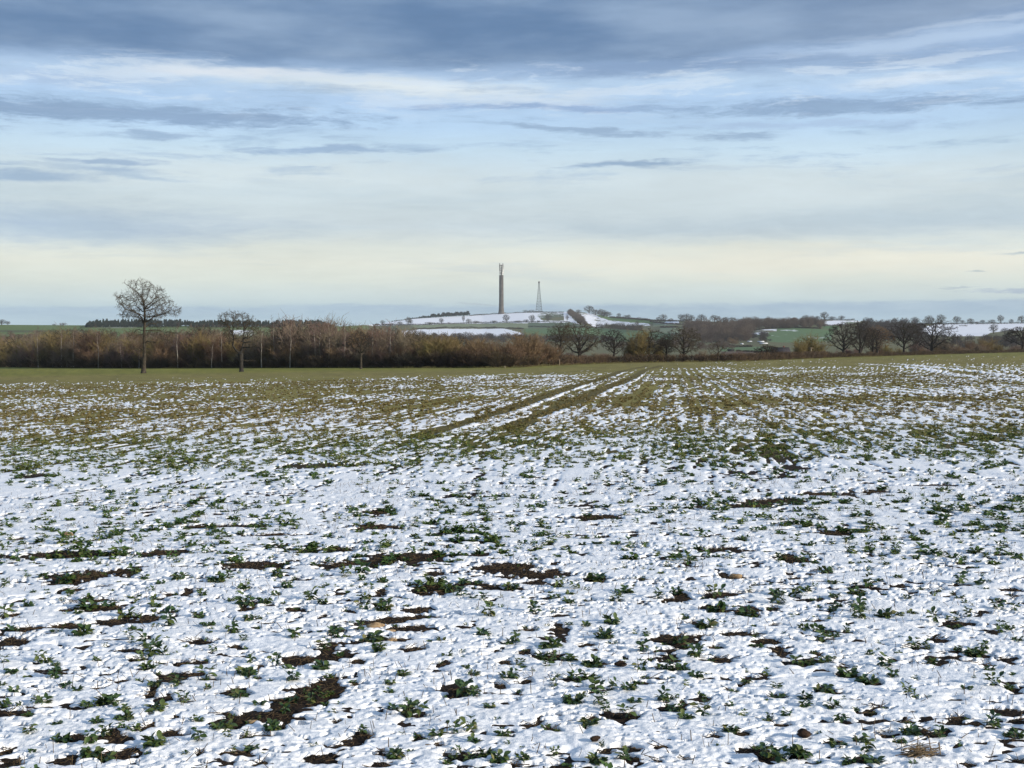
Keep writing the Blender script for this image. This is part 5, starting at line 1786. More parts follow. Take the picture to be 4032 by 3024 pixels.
    lb = ['leaning white stem farthest left', 'faint pale stem left of the tall oak', 'forked pale stem by low brambles', 'bright white stem left of the tall oak', 'short pale stem just left of the tall oak', 'tiny pale stump stem beside the oak trunk',
          'tall bright stem right of the tall oak', 'low pale stem before the forked oak', 'thin pale stem left of the forked oak', 'faint stem right of the forked oak', 'pale stem close beside the forked oak', 'long bright stem right of the forked oak', 'tall white stem reaching the grass midway to the slim tree',
          'leftmost of three thin pink stems', 'middle of three thin pink stems', 'rightmost of three thin pink stems', 'thin pale stem left of the slim tree', 'tall pale stem right of the slim tree', 'short stem of the last pair on the right', 'upper stem of the last pair on the right']
    for i, ((px, top, bot), l) in enumerate(zip(bw, lb)):
        front = bot > 1430
        Y = float(y_edge(px)) + (2.0 if front else 6.5)
        X, h = top_h(px, top - 35, Y)
        h = max(h, 3.0)
        e = empty('birch_tree', (X, Y, gz(X, Y)))
        tag(e, f'slender birch in the thicket, {l}', 'birch tree', 'white stemmed birches of the thicket')
        rr = random.Random(500 + i)
        pts = [(0.0, 0.0, -0.1)]
        for j in range(8):
            pts.append((pts[-1][0] + rr.gauss(0.0, 0.06), pts[-1][1] + rr.gauss(0, 0.05), h * (j + 1) / 8))
        w0 = 0.085 if front else 0.06
        S = [(*pts[j], *pts[j + 1], w0 * (1.1 - 0.11 * j), w0 * (1.1 - 0.11 * (j + 1))) for j in range(8)]
        V, Q = tube_arrays(S, 6)
        mesh_np('trunk', V, Q, M_BIRCH, True, e)
        gr = Grower(520 + i, 0.013, 0.2, 0.03)
        for j in range(3, 9):
            for _ in range(4):
                gr.branch(pts[j], gr.side((0, 0, 1), rr.uniform(0.4, 1.0)), h * rr.uniform(0.10, 0.2), 0.02, 1)
        V, Q = tube_arrays(gr.thin, 3)
        mesh_np('crown', V, Q, M_PURPLE, False, e)

build_thicket()

def build_margin():
    """rough dead grass where the field meets the thicket and the hedge"""
    g = np.random.default_rng(66)
    n = 26000
    px = g.uniform(-500, 4500, n)
    off = g.normal(1.5, 1.6, n)
    keep = perlin(px / 40.0, off / 3.0, 61) > g.uniform(-0.7, 0.3, n)
    px, off = px[keep], off[keep]
    Y = y_edge(px) + off
    X = Y * (px - CX) / F
    Z = ground_z(X, Y)
    h = g.uniform(0.05, 0.26, len(X)) * (1 + 0.6 * perlin(px / 25.0, px * 0, 62))
    d = np.stack([g.normal(0, 0.35, len(X)), g.normal(0, 0.35, len(X)), np.ones(len(X))], 1)
    p0 = np.stack([X, Y, Z - 0.02], 1)
    S = np.concatenate([p0, p0 + d * h[:, None], np.full((len(X), 1), 0.035), np.full((len(X), 1), 0.008)], 1)
    V, Q = tube_arrays(S, 3)
    m = mottled('rough_grass', v4(0.05, 0.058, 0.018), v4(0.13, 0.11, 0.045), 0.5, 0.9)
    o = mesh_np('rough_grass', V, Q, m)
    tag(o, label='ragged tufts of rough dead grass along the far field margin', cat='grass', kind='stuff')
build_margin()

def build_hedge_strip(name, pts, height, width, mat, label, seed, step=1.2, twig=0.05, cat='hedge', group=None, kind=None, per=26, hvar=0.3):
    """a hedge along world points: a dense body of short crossing twigs"""
    r = np.random.default_rng(seed)
    P = np.array(pts, float)
    seg = np.linalg.norm(np.diff(P[:, :2], axis=0), axis=1)
    cum = np.concatenate([[0], np.cumsum(seg)])
    n = max(int(cum[-1] / step), 2)
    t = np.repeat(np.linspace(0, cum[-1], n), per) + r.uniform(-step, step, n * per)
    t = np.clip(t, 0, cum[-1])
    x = np.interp(t, cum, P[:, 0])
    y = np.interp(t, cum, P[:, 1])
    hn = height * (1 + hvar * np.interp(t, np.linspace(0, cum[-1], max(n // 3, 4)), r.normal(0, 1, max(n // 3, 4))).clip(-1.2, 1.6))
    x = x + r.normal(0, width * 0.35, len(x))
    y = y + r.normal(0, width * 0.35, len(x))
    z0 = ground_z(x, y)
    a = r.uniform(0, 0.75, len(x)) * hn
    d = np.stack([r.normal(0, 0.5, len(x)), r.normal(0, 0.5, len(x)), np.abs(r.normal(0.6, 0.4, len(x)))], 1)
    d /= np.linalg.norm(d, axis=1, keepdims=True)
    L = hn * r.uniform(0.25, 0.6, len(x))
    p0 = np.stack([x, y, z0 + a], 1)
    p1 = p0 + d * L[:, None]
    p1[:, 2] = np.minimum(p1[:, 2], z0 + hn * 1.05)
    S = np.concatenate([p0, p1, np.full((len(x), 1), twig), np.full((len(x), 1), twig * 0.5)], 1)
    V, Q = tube_arrays(S, 3)
    o = np.array([P[:, 0].mean(), P[:, 1].mean(), float(ground_z(P[:, 0].mean(), P[:, 1].mean()))])
    ob = mesh_np(name, V - o, Q, mat)
    ob.location = o
    tag(ob, label, cat, group, kind)
    return ob

def edge_line(pxs, off):
    out = []
    for px in pxs:
        Y = float(y_edge(px)) + off
        out.append((Y * (px - CX) / F, Y))
    return out

build_hedge_strip('hedge', edge_line(np.linspace(2202, 3262, 40), 3.0), 1.25, 1.0, M_BRAMBLE, 'low dark trimmed hedge along the far edge of the field', 601, 0.6, 0.035, per=60, hvar=0.12)
build_hedge_strip('hedge', edge_line(np.linspace(3262, 4300, 40), 5.0), 1.0, 1.0, M_BRAMBLE, 'very low dark hedge under the row of big oaks on the right', 602, 1.0, 0.04, per=46, hvar=0.2)

# scrub behind the right-hand trees, each bush its own
def build_scrub():
    r = random.Random(123)
    nm = {id(M_PURPLE): 'purple brown', id(M_GREYBR): 'grey brown', id(M_OLIVE): 'olive', id(M_RUSSET): 'russet', id(M_TANPALE): 'pale tan'}
    def zone(px):
        for b, s in ((2360, 'behind the broad oak'), (2480, 'behind the lone mid sized oak'), (2640, 'behind the yellow willow'), (2780, 'behind the wide oak'), (2900, 'beside the crooked tree'),
                     (3060, 'left of the brick house'), (3300, 'near the olive bush'), (3480, 'behind the close row of oaks'), (3620, 'right of the close row of oaks'), (3800, 'right of the fanning oak'), (4400, 'under the snowy field on the right')):
            if px < b:
                return s
        return 'at the right'
    px = 2215
    while px < 4250:
        for off, lo, hi in ((40, 1352, 1392), (22, 1378, 1402)):
            p = px + r.uniform(-16, 16)
            if 2930 < p < 3120 and off == 40:
                continue
            Y = float(y_edge(p)) + off + r.uniform(-6, 6)
            sh = float(np.interp(p, [2200, 2900, 3300, 3700, 4100], [6, 14, 2, -22, -34]))
            X, h = top_h(p, r.uniform(lo, hi) + sh, Y)
            h = max(h, 1.2)
            if 2480 < p < 2620 or 3480 < p < 3560 or 3880 < p < 3960:
                mat = r.choice([M_OLIVE, M_OLIVE, M_GREYBR])
            else:
                mat = r.choice([M_PURPLE, M_GREYBR, M_PURPLE, M_GREYBR, M_RUSSET])
            place_mesh(r.choice(SHRUB), 'bare_shrub', X, Y, h * r.uniform(1.1, 1.6), h, mat, f'{nm[id(mat)]} leafless scrub bush {zone(p)}, {"farther" if off == 40 else "nearer"} row', 'shrub', 'scrub behind the right hand trees', r=r)
        px += 42 * r.uniform(0.8, 1.2)
    for px, top, wpx, off, mat, name, lab in ((3195, 1328, 165, 16, M_OLIVE, 'willow_bush', 'big domed olive willow bush behind the wooden pole'),
                                              (3150, 1352, 90, 20, M_OLIVE, 'willow_bush', 'smaller olive bush at the left foot of the domed willow'),
                                              (2515, 1312, 125, 10, M_OLIVE, 'willow_bush', 'tall yellow olive willow with drooping twigs right of the lone oak'),
                                              (2480, 1345, 80, 12, M_OLIVE, 'willow_bush', 'lower olive willow bush at the left of the tall yellow one'),
                                              (2590, 1365, 90, 16, M_OLIVE, 'willow_bush', 'low olive bush between the yellow willow and the wide oak')):
        Y = float(y_edge(px)) + off
        X, h = top_h(px, top, Y)
        place_mesh(SHRUB[(int(px) // 5) % 4], name, X, Y, wpx * Y / F * 0.85, h, mat, lab, 'willow', 'olive willow bushes', r=r)
build_scrub()

# ------------------------------------------------------------------ far woods, hedges and trees on the slopes
def far_tree_mesh(name, seed, stems=10, twig=0.012, crown=1.0, base=0.25):
    """unit bare tree seen far off: 1 high, 1 wide"""
    g = auto_tree(seed, 1.0, 0.98 * crown, tf=base, r0=0.026, limbs=7, tip=twig, npts=stems * 28, step=0.045, twig_len=0.07, twigs=1)
    return g.arrays()

def pine_mesh(seed):
    r = random.Random(seed)
    S = [(0, 0, 0, 0, 0, 0.95, 0.02, 0.008)]
    for i in range(150):
        h = r.uniform(0.28, 0.98)
        a = r.random() * 6.283
        L = 0.30 * (1.15 - h) ** 0.7 * r.uniform(0.5, 1.1)
        p = (0, 0, h)
        q = (L * math.cos(a), L * math.sin(a), h + r.uniform(-0.06, 0.06))
        S.append((*p, *q, 0.012, 0.03))
        for _ in range(2):
            q2 = (q[0] + r.gauss(0, 0.05), q[1] + r.gauss(0, 0.05), q[2] + r.gauss(0, 0.04))
            S.append((*q, *q2, 0.03, 0.012))
    return tube_arrays(S, 4)

FT = [far_tree_mesh('far', 700 + i, 15, 0.0065, (0.95, 1.15, 0.9)[i], (0.12, 0.07, 0.16)[i]) for i in range(3)]
PN = [pine_mesh(740 + i) for i in range(2)]
def as_mesh(name, VQ, mat):
    return mesh_np(name, VQ[0], VQ[1], mat, link=False)
FTM = [as_mesh('hill_tree', v, M_FARTREE) for v in FT]
PNM = [as_mesh('pine_tree', v, M_PINE) for v in PN]

HILLTREES = [  # px, base py, height px, width px, label
 (1507,1279,17,18,'small bare tree at the left foot of the snowy slope'),(1609,1276,26,24,'bare tree against the snow left of the hedge thorns'),(1618,1277,18,16,'shorter bare tree right beside another on the snow slope'),
 (1575,1279,12,22,'low thorn bush on the hedge at the left of the snow slope'),(1690,1277,9,30,'low wide thorn on the hedge below the snow'),(1738,1274,20,20,'round bare tree on the hedge midway along the snow slope'),
 (1825,1269,26,12,'thin tall bare tree standing in the snow field'),(1845,1272,16,18,'round thorn right of the thin tree in the snow field'),(1875,1272,9,26,'low thorn bushes on the hedge left of the tower'),
 (1945,1271,9,22,'low thorn on the hedge just left under the tower'),(1993,1271,31,28,'round bare tree on the hedge below the tower'),(2040,1271,9,24,'low thorn between the two round hedge trees'),
 (2072,1270,12,22,'low dark thorn left of the second round hedge tree'),(2095,1270,28,24,'round bare tree on the hedge below the lattice mast'),(2158,1267,28,26,'faint bare tree before the dappled green field'),
 (2120,1269,8,14,'tiny thorn right of the round tree below the mast'),(2233,1264,22,14,'dark slim tree at the right end of the snow field'),
 (2320,1234,28,40,'spreading bare tree on the skyline right of the mast'),(2277,1234,14,22,'rounded tree on the skyline by the belt of trees'),
 (2345,1240,20,34,'dense tree at the left of the skyline copse'),(2368,1243,24,34,'tallest dense tree of the skyline copse'),(2390,1247,20,30,'dense tree at the right of the skyline copse'),(2378,1247,18,40,'low dense tree at the front of the skyline copse'),
 (2436,1251,17,16,'lone bare tree just right of the skyline copse'),(2462,1255,13,22,'dark round tree on the skyline hedge, left of a pair'),(2475,1256,16,18,'dark round tree on the skyline hedge, right of a pair'),(2516,1258,9,18,'small flat topped tree alone on the skyline'),
 (2508,1286,21,16,'bare tree in the pale field below the skyline'),(2590,1262,13,16,'dark bush on the skyline beside a tall bare tree'),(2611,1263,24,26,'tall bare tree on the skyline left of the white roofs of snow'),(2643,1261,9,14,'small dark round skyline tree'),
 (2680,1261,24,26,'bare tree on the skyline at the left end of the brown wood'),(2703,1260,27,30,'taller bare tree on the skyline at the left end of the brown wood'),(2722,1258,22,24,'bare tree rising above the left of the brown wood'),
 (2762,1262,26,28,'bare tree above the brown wood, first of three'),(2812,1258,24,36,'bare tree above the brown wood, second of three'),(2856,1256,18,24,'bare tree above the brown wood, third of three'),(2882,1254,18,22,'small bare tree above the middle of the brown wood'),
 (2946,1252,12,26,'flat bare tree on the far end of the brown wood'),(3018,1252,12,44,'wide flat bare trees above the far brown wood'),(3171,1256,20,28,'rounded bare tree at the right end of the brown wood'),
 (3217,1257,16,18,'small tree left of the tall dome tree on the skyline'),(3244,1260,30,32,'tall dome shaped tree on the skyline above a snow patch'),(3274,1259,14,28,'dark low tree right of the dome tree'),(3312,1260,17,26,'rounded bare tree right on the snowy skyline'),
 (3600,1270,24,26,'bare tree on the skyline behind the fanning oak, left'),(3655,1271,30,30,'bare tree on the skyline straight behind the fanning oak'),(3703,1272,34,36,'tall bare tree on the skyline right of the fanning oak'),
 (3765,1274,28,30,'double crowned tree on the ridge above the blue snow field'),(3787,1274,14,20,'small tree right of the double crowned ridge tree'),(3819,1274,20,22,'bushy ridge tree in the middle above the snow field'),
 (3847,1274,8,28,'low flat bush on the ridge above the snow field'),(3867,1274,14,20,'ragged small tree on the ridge'),(3903,1273,15,28,'rounded low tree on the ridge left of the single round tree'),(3937,1273,31,26,'single round crowned tree with a clear stem on the ridge'),
 (3980,1272,16,18,'thin bare tree right of the round ridge tree'),(4020,1271,28,32,'bare tree on the ridge at the right edge'),(3911,1315,37,34,'bare tree standing lower down against the snow field'),(3955,1316,24,34,'grey bushy tree right of the lower snow field tree'),(3985,1318,24,40,'dark bushy tree at the lower right of the snow field'),
 (8,1279,20,34,'dark bushy tree on the skyline at the left edge'),(33,1280,15,20,'small tree on the skyline beside the left edge'),(215,1281,6,16,'tiny bush on the left green skyline'),(250,1281,9,30,'low thorn on the left green skyline'),
]
def build_hill_trees():
    r = random.Random(55)
    for px, by, hpx, wpx, lab in HILLTREES:
        x, y, z = hp(px, by)
        k = y / F
        o = bpy.data.objects.new('hill_tree', r.choice(FTM))
        C.objects.link(o)
        o.location = (x, y, z - 0.3)
        o.scale = (wpx * k * 1.2, wpx * k * 1.2, hpx * k * 1.12)
        o.rotation_euler = (0, 0, r.random() * 6.28)
        tag(o, lab, 'tree', 'bare trees on the far slopes')
    # the dark pines on the left shoulder of the hill
    n = 44
    for i in range(n):
        t = i / (n - 1)
        px = 1545 + (1842 - 1545) * t ** 0.9
        hpx = 5 + 13 * sstep(1600, 1760, px) * r.uniform(0.6, 1.15) + r.uniform(-2, 2)
        by = float(sky_py(px)) + 1.0
        x, y, z = hp(px, by)
        k = y / F
        o = bpy.data.objects.new('pine_tree', r.choice(PNM))
        C.objects.link(o)
        o.location = (x, y, z - 0.5)
        wd = max(hpx * 1.7, 14) * k
        o.scale = (wd, wd, hpx * k)
        o.rotation_euler = (0, 0, r.random() * 6.28)
        which = 'low end' if t < 0.33 else ('middle' if t < 0.7 else 'tall right end')
        tag(o, f'dark evergreen at the {which} of the row climbing towards the tower', 'evergreen tree', 'dark evergreens on the hill shoulder')
build_hill_trees()

def hline(pts, n=30):
    P = np.array(pts, float)
    t = np.linspace(0, 1, n)
    s = np.linspace(0, 1, len(P))
    return [hp(float(np.interp(v, s, P[:, 0])), float(np.interp(v, s, P[:, 1])))[:2] for v in t]

HEDGES = [
 ([(1470,1282),(1650,1280),(1800,1275),(1900,1273),(2000,1271),(2240,1269)], 3.2, 'long dark hedge along the foot of the snowy slope'),
 ([(1640,1297),(1760,1291),(1860,1291),(2000,1294),(2060,1296)], 2.6, 'dark bushy hedge between the pale strip and the lower snow field'),
 ([(1850,1244),(1974,1236),(2063,1232),(2130,1231),(2220,1231)], 2.8, 'dark hedge along the hilltop past the foot of the tower'),
 ([(2062,1229),(2100,1229)], 6.5, 'dark rounded clump on the hilltop left of the mast'),
 ([(2115,1228),(2135,1229)], 4.0, 'small dark clump at the foot of the lattice mast'),
 ([(2080,1287),(2200,1289),(2330,1290),(2350,1292)], 2.2, 'thin dark hedge above the lower green field'),
 ([(2352,1294),(2400,1295),(2460,1298),(2525,1302)], 8.0, 'broad dark belt of scrub across the right of the hill'),
 ([(2400,1250),(2480,1256),(2566,1263),(2640,1266),(2720,1265)], 3.0, 'dark hedge running down the right skyline of the hill'),
 ([(2560,1268),(2620,1276),(2680,1278)], 2.2, 'short dark hedge above the farmland patch'),
 ([(2600,1290),(2700,1290)], 2.2, 'straight dark hedge left of the brown wood'),
 ([(2900,1311),(2960,1303),(3040,1294),(3130,1291),(3230,1295)], 2.0, 'curved dark hedge over the mottled green field'),
 ([(3240,1283),(3310,1283),(3350,1282)], 2.2, 'dark hedge under the small snow patch'),
 ([(3235,1262),(3290,1261),(3360,1262)], 2.2, 'dark hedge on top of the small snow patch'),
 ([(3640,1277),(3850,1277),(3950,1275),(4060,1273),(4300,1275)], 2.4, 'long straight dark hedge on the ridge over the blue snow field'),
 ([(3775,1285),(3805,1285)], 1.6, 'short dark hedge piece in the blue snow field'),
 ([(2830,1366),(2900,1366),(2960,1366)], 1.8, 'dark hedge across the valley beside the brown wood'),
 ([(2900,1384),(2960,1386),(3050,1388)], 1.2, 'low brown hedge between the green valley field and the ploughed one'),
]
for i, (pts, h, lab) in enumerate(HEDGES):
    L = hline(pts, 40)
    d = L[20][1]
    build_hedge_strip('hedge', L, h, h * 0.7, M_HEDGE, lab, 620 + i, max(1.6, d / 900), 0.10 * d / 1500 + 0.04, group='hedges on the far slopes', per=24, hvar=0.25)

def wood(name, polys, n, hpx, wpx, mat, label, seed, kind='stuff', VQs=FT, cat='woodland', top_follow=False):
    """a far wood read as one mass: many bare trees in one mesh"""
    g = np.random.default_rng(seed)
    VV, QQ, k = [], [], 0
    a = np.array(polys, float)                       # rows: px, py near, py far
    px = g.uniform(a[0, 0], a[-1, 0], n)
    lo = np.interp(px, a[:, 0], a[:, 1])
    hi = np.interp(px, a[:, 0], a[:, 2])
    f = g.random(n)
    py = lo + (hi - lo) * f
    pos, sc = [], []
    ends = np.clip(np.minimum(px - a[0, 0], a[-1, 0] - px) / max(0.10 * (a[-1, 0] - a[0, 0]), 1), 0, 1) ** 0.6
    for p, q, ef in zip(px, py, ends):
        x, y, z = hp(p, q)
        pos.append((x, y, z - 0.4))
        h = g.uniform(0.66, 1.10) * hpx * y / F * (0.45 + 0.55 * ef)
        w = g.uniform(0.8, 1.25) * wpx * y / F
        sc.append((w, w, h))
    pos, sc = np.array(pos), np.array(sc)
    wi = g.integers(0, len(VQs), n)
    for i, (V, Q) in enumerate(VQs):
        m = wi == i
        if not m.any():
            continue
        V2, Q2 = replicate(V, Q, pos[m], sc[m], g.uniform(0, 6.28, m.sum()))
        VV.append(V2)
        QQ.append(Q2 + k)
        k += len(V2)
    o = mesh_np(name, np.concatenate(VV), np.concatenate(QQ), mat)
    tag(o, label, cat, None, kind)
    return o

FTL = [far_tree_mesh('far', 780 + i, 7, 0.0085, 1.1, 0.12) for i in range(2)]
wood('conifer_wood', [(340, 1291, 1283), (775, 1290, 1284)], 320, 28, 18, M_PINE, 'dark conifer wood along the left skyline, seen as one mass', 801, VQs=PN)
wood('conifer_wood', [(765, 1291, 1284), (1085, 1291, 1286)], 190, 26, 18, M_PINE, 'dark conifer wood behind the forked oak, seen as one mass', 802, VQs=PN)
wood('conifer_wood', [(1065, 1291, 1286), (1290, 1291, 1286)], 160, 27, 18, M_PINE, 'dark conifer wood showing above the reddish thicket', 803, VQs=PN)
wood('brown_woodland', [(2685, 1350, 1300), (2960, 1345, 1300)], 150, 52, 34, M_WOODBR, 'brown leafless wood with pale stems on the near side of the valley', 804, VQs=FTL)
wood('brown_woodland', [(2880, 1298, 1275), (3245, 1292, 1272)], 170, 32, 24, M_WOODBR, 'long brown leafless wood below the right skyline', 805, VQs=FTL)
wood('dark_woodland', [(3380, 1345, 1290), (3640, 1345, 1295)], 150, 42, 30, M_WOODDK, 'dark blue grey wood behind the close row of oaks', 806, VQs=FTL)
wood('grey_woodland', [(3600, 1385, 1338), (4350, 1375, 1335)], 230, 28, 28, M_WOODDK, 'grey purple leafless wood below the snow field on the right', 807, VQs=FTL)
wood('dark_woodland', [(2820, 1345, 1322), (3035, 1345, 1322)], 60, 22, 22, M_WOODDK, 'dark trees around the white farm roofs in the valley', 808, VQs=FTL)
wood('grey_woodland', [(1580, 1345, 1326), (2420, 1352, 1335)], 200, 24, 26, M_WOODDK, 'dark grey purple wood in the dip behind the russet bushes', 809, VQs=FTL)
wood('grey_woodland', [(2400, 1375, 1340), (2900, 1378, 1345)], 110, 20, 26, M_WOODBR, 'brown scrubby wood in the dip behind the right hand oaks', 810, VQs=FTL)
wood('brown_woodland', [(-300, 1345, 1318), (820, 1345, 1325)], 170, 22, 26, M_WOODBR, 'brown hedgerow wood beyond the thicket on the left', 811, VQs=FTL)
wood('brown_woodland', [(2240, 1242, 1230), (2262, 1262, 1240), (2305, 1290, 1268)], 60, 20, 18, M_WOODBR, 'dark belt of trees running down the hill right of the snowy slope', 812, VQs=FTL)
wood('russet_woodland', [(2870, 1356, 1348), (2900, 1358, 1346)], 8, 24, 22, M_RUSSET, 'small russet clump at the foot of the brown wood', 813, VQs=FTL)

# ------------------------------------------------------------------ tower, mast, buildings
def build_tower():
    x, y, z = hp(1974, 1236)
    k = y / F / 5.53                                  # metres per zoom pixel
    e = empty('radio_tower', (x, y, z - 1.0))
    tag(e, 'tall brown concrete communications tower on the snowy hilltop, aerials on its head', 'tower')
    zt = (1295 - 455) * k + 1
    prof = [(84, 0), (70, 12), (62, 40), (57, 80), (53, 130), (51, 200), (49, 330), (48, 520), (47, 700), (47, 838)]
    MB().lathe([(r * k, h * k + (0 if h == 0 else 1)) for r, h in prof] + [(0.5, zt - 0.02)], 40).build('shaft', M_CONCRETE, e, True)
    c = MB()
    c.tubes([(0, 0, zt, 0, 0, zt + 215 * k, 13 * k, 11 * k)], 10)
    c.build('core_column', M_DKSTEEL, e)
    for i, (h, rr, th) in enumerate(((30, 44, 12), (62, 50, 8), (105, 40, 9), (150, 34, 6), (212, 34, 10))):
        MB().lathe([(1.0, zt + h * k), (rr * k, zt + h * k), (rr * k, zt + (h + th) * k), (1.0, zt + (h + th) * k)], 24).build('gallery', M_DKSTEEL, e)
    for a in (-1, 1):                                 # the two tall aerials and their stays
        xx = a * 36 * k
        s = MB()
        s.tubes([(xx, 0, zt + 85 * k, xx * 1.03, 0, zt + 190 * k, 6.0 * k, 8.0 * k), (xx * 1.03, 0, zt + 190 * k, xx * 0.96, 0, zt + 258 * k, 9.0 * k, 7.0 * k)], 8)
        s.tubes([(xx, 0, zt + 110 * k, 0, 0, zt + 100 * k, 3 * k, 3 * k), (xx, 0, zt + 205 * k, 0, 0, zt + 218 * k, 3.5 * k, 3.5 * k)], 6)
        s.build('aerial', M_DKSTEEL, e)
    for a in (35, 145, 215, 325):
        s = MB()
        c0, s0 = math.cos(math.radians(a)), math.sin(math.radians(a))
        s.tubes([(38 * k * c0, 38 * k * s0, zt, 34 * k * c0, 34 * k * s0, zt + 200 * k, 5.0 * k, 4.4 * k)], 6)
        s.build('post', M_DKSTEEL, e)
    for (ax, az, h, rr) in ((34, -60, 55, 16), (26, -75, 22, 15), (-34, -100, 70, 15), (36, -40, 95, 13), (-28, -80, 30, 12), (40, -60, 125, 12)):
        s = MB()
        a = math.radians(az)
        cx, cy = ax * k, -26 * k
        d = np.array((math.cos(a) * 0.9, math.sin(a), 0.0))
        d /= np.linalg.norm(d)
        p = np.array((cx, cy, zt + h * k))
        q = p + d * rr * 0.55 * k
        s.tubes([(*p, *q, rr * 0.55 * k, rr * k), (*q, *(q + d * 0.25), rr * k, 0.05)], 14)
        s.build('dish', M_DISH, e)
build_tower()

def build_mast():
    x, y, z = hp(2122, 1231)
    k = y / F / 5.53
    e = empty('lattice_mast', (x, y, z - 4.0))
    tag(e, 'slender grey lattice mast with a drum at its top, right of the concrete tower', 'mast')
    H = (1240 - 600) * k + 4
    def half(t):
        return (64 * (1 - t) ** 1.15 + 9) * k
    n = 12
    tt = np.linspace(0, 1, n + 1)
    R = 0.42
    for sx, sy in ((-1, -1), (1, -1), (1, 1), (-1, 1)):
        S = [(sx * half(tt[i]), sy * half(tt[i]), H * tt[i], sx * half(tt[i + 1]), sy * half(tt[i + 1]), H * tt[i + 1], R, R) for i in range(n)]
        V, Q = tube_arrays(S, 5)
        mesh_np('leg', V, Q, M_STEEL, False, e)
    cs = [(-1, -1), (1, -1), (1, 1), (-1, 1)]
    S = []
    for i in range(n):
        for f in range(4):
            a, b = cs[f], cs[(f + 1) % 4]
            h0, h1, z0, z1 = half(tt[i]), half(tt[i + 1]), H * tt[i], H * tt[i + 1]
            S.append((a[0] * h0, a[1] * h0, z0, b[0] * h1, b[1] * h1, z1, 0.20, 0.20))
            S.append((b[0] * h0, b[1] * h0, z0, a[0] * h1, a[1] * h1, z1, 0.20, 0.20))
            S.append((a[0] * h1, a[1] * h1, z1, b[0] * h1, b[1] * h1, z1, 0.26, 0.26))
    V, Q = tube_arrays(S, 4)
    mesh_np('bracing', V, Q, M_STEEL, False, e)
    MB().lathe([(0.1, H), (15 * k, H + 4 * k), (21 * k, H + 14 * k), (21 * k, H + 26 * k), (14 * k, H + 36 * k), (0.1, H + 38 * k)], 16).build('drum', M_DKSTEEL, e, True)
    MB().tubes([(0, 0, H - 2, 0, 0, H + 1, 0.6, 0.6)], 8).build('head_pole', M_STEEL, e)
build_mast()

def gable(e, w, d, hw, hr, wall, roof, over=0.25):
    """walls with gable ends and a two-pitch roof with thickness"""
    m = MB()
    m.box((0, 0, hw / 2), (w, d, hw))
    for s in (-1, 1):
        m.prism([(-0.01, hw + 0.003), (0.01, hw + 0.003), (0.01, hw + hr - 0.05), (-0.01, hw + hr - 0.05)], 0, 0.001)
    o = m.build('wall', wall, e)
    ends = MB()
    for xx in (-w / 2 + 0.02, w / 2 - 0.14):
        V = [(xx, -d / 2, hw + 0.002), (xx, d / 2, hw + 0.002), (xx, 0.05, hw + hr - 0.06), (xx, -0.05, hw + hr - 0.06)]
        V += [(a + 0.12, b, c) for a, b, c in V]
        ends.add(V, [(0, 3, 2, 1), (4, 5, 6, 7), (0, 1, 5, 4), (1, 2, 6, 5), (2, 3, 7, 6), (3, 0, 4, 7)])
    ends.build('gable_end', wall, e)
    r = MB()
    t = 0.18
    for s in (-1, 1):
        y0, y1 = s * (d / 2 + over), s * 0.02
        za, zb = hw - over * hr / (d / 2) + 0.02, hw + hr
        V = [(-w / 2 - over, y0, za), (w / 2 + over, y0, za), (w / 2 + over, y1, zb), (-w / 2 - over, y1, zb)]
        V += [(a, b, c + t) for a, b, c in V]
        q = [(0, 3, 2, 1), (4, 5, 6, 7), (0, 1, 5, 4), (1, 2, 6, 5), (2, 3, 7, 6), (3, 0, 4, 7)]
        r.add(V, q if s < 0 else [f[::-1] for f in q])
    return r.build('roof', roof, e)

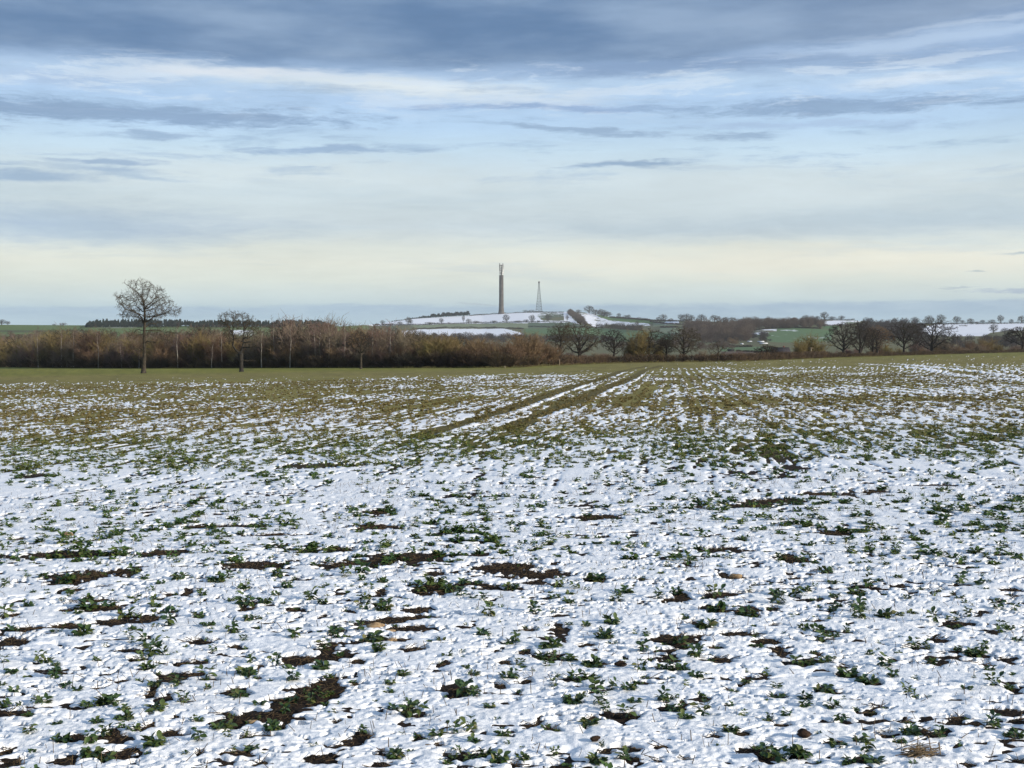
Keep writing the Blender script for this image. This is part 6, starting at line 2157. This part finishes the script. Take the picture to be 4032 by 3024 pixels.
def build_buildings():
    # brick house whose upper part shows over the field's edge
    x, y, z = hp(3072, 1411)
    y += 40
    x = y * (3072 - CX) / F
    z = gz(x, y)
    k = y / F
    e = empty('brick_house', (x, y, z), 0.05)
    tag(e, 'red brick house with a dark tiled roof half hidden below the field edge', 'house')
    w, d = 66 * k, 7.0
    ztop = CAMH + y * (HZ - 1372) / F - z
    hw = max(ztop - 2.6, 2.4)
    rf = gable(e, w, d, hw, 2.5, M_BRICK, M_ROOF)
    MB().box((w * 0.22, 0.4, hw + 2.7), (0.8, 0.6, 1.3)).build('chimney', M_BRICK, rf)
    for xx in (-w * 0.26, 0.0, w * 0.27):
        f = MB().box((xx, -d / 2 - 0.03, hw - 1.1), (1.25, 0.10, 1.15)).build('window', M_WHITE, e)
        MB().box((xx, -d / 2 - 0.09, hw - 1.1), (1.0, 0.04, 0.9)).build('pane', M_GLASS, f)
    # white roofed farm sheds in the valley
    for px, py, wpx, lab in ((2951, 1347, 22, 'small shed with a bright white roof at the left of the farm'), (2995, 1348, 32, 'farm shed with a long white roof in the valley trees'),
                             (3006, 1355, 40, 'lower long farm shed with a white roof edge in front of the other'), (2921, 1357, 12, 'tiny white hut left of the farm sheds')):
        x, y, z = hp(px, py)
        k = y / F
        e = empty('farm_shed', (x, y, z), random.Random(int(px)).uniform(-0.1, 0.1))
        tag(e, lab, 'shed', 'white roofed farm sheds')
        gable(e, wpx * k * 0.75, 2.4, 0.5, 0.6, M_DARKBOARD, M_WHITE)
    x, y, z = hp(2878, 1383)
    k = y / F
    e = empty('field_shed', (x, y, z), 0.0)
    tag(e, 'low dark shed standing alone in the green valley field', 'shed')
    gable(e, 25 * k, 2.5, 1.0, 0.5, M_DARKBOARD, M_DARKBOARD, 0.1)
    # wooden pole with a cross arm before the domed willow
    Y = float(y_edge(3193)) + 10
    X = Y * (3193 - CX) / F
    zz = gz(X, Y)
    top = CAMH + Y * (HZ - 1368) / F - zz
    e = empty('utility_pole', (X, Y, zz))
    tag(e, 'pale wooden pole with a short cross arm in front of the domed willow', 'pole')
    MB().tubes([(0, 0, -0.3, 0, 0, top, 0.13, 0.10)], 8).build('post', M_POLE, e)
    MB().box((0, -0.13, top - 0.12), (0.9, 0.08, 0.10)).build('cross_arm', M_POLE, e)
    # short marker stakes at the field edge
    for px, h, lab in ((2203, 0.75, 'short pale stake at the left end of the dark hedge'), (1988, 0.25, 'tiny white stake at the field edge below the russet bushes')):
        Y = float(y_edge(px)) - 1.0
        X = Y * (px - CX) / F
        o = MB().tubes([(0, 0, -0.1, 0, 0, h, 0.06, 0.055), (0, 0, h, 0, 0, h + 0.02, 0.055, 0.005)], 6).build('marker_stake', M_POLE)
        o.location = (X, Y, gz(X, Y))
        tag(o, lab, 'stake')
build_buildings()

# ------------------------------------------------------------------ winter air
def build_haze():
    m = bpy.data.materials.new('haze')
    m.use_nodes = True
    N = NT(m.node_tree)
    out = N.n('ShaderNodeOutputMaterial')
    p = N.n('ShaderNodeVolumePrincipled')
    p.inputs['Color'].default_value = (0.86, 0.92, 1.0, 1)
    p.inputs['Density'].default_value = 0.00005
    N.t.links.new(p.outputs[0], out.inputs['Volume'])
    o = MB().box((0, 0, 70), (14000, 14000, 260)).build('haze', m)
    tag(o, label='pale thin winter haze filling the valley', cat='haze', kind='stuff')
build_haze()
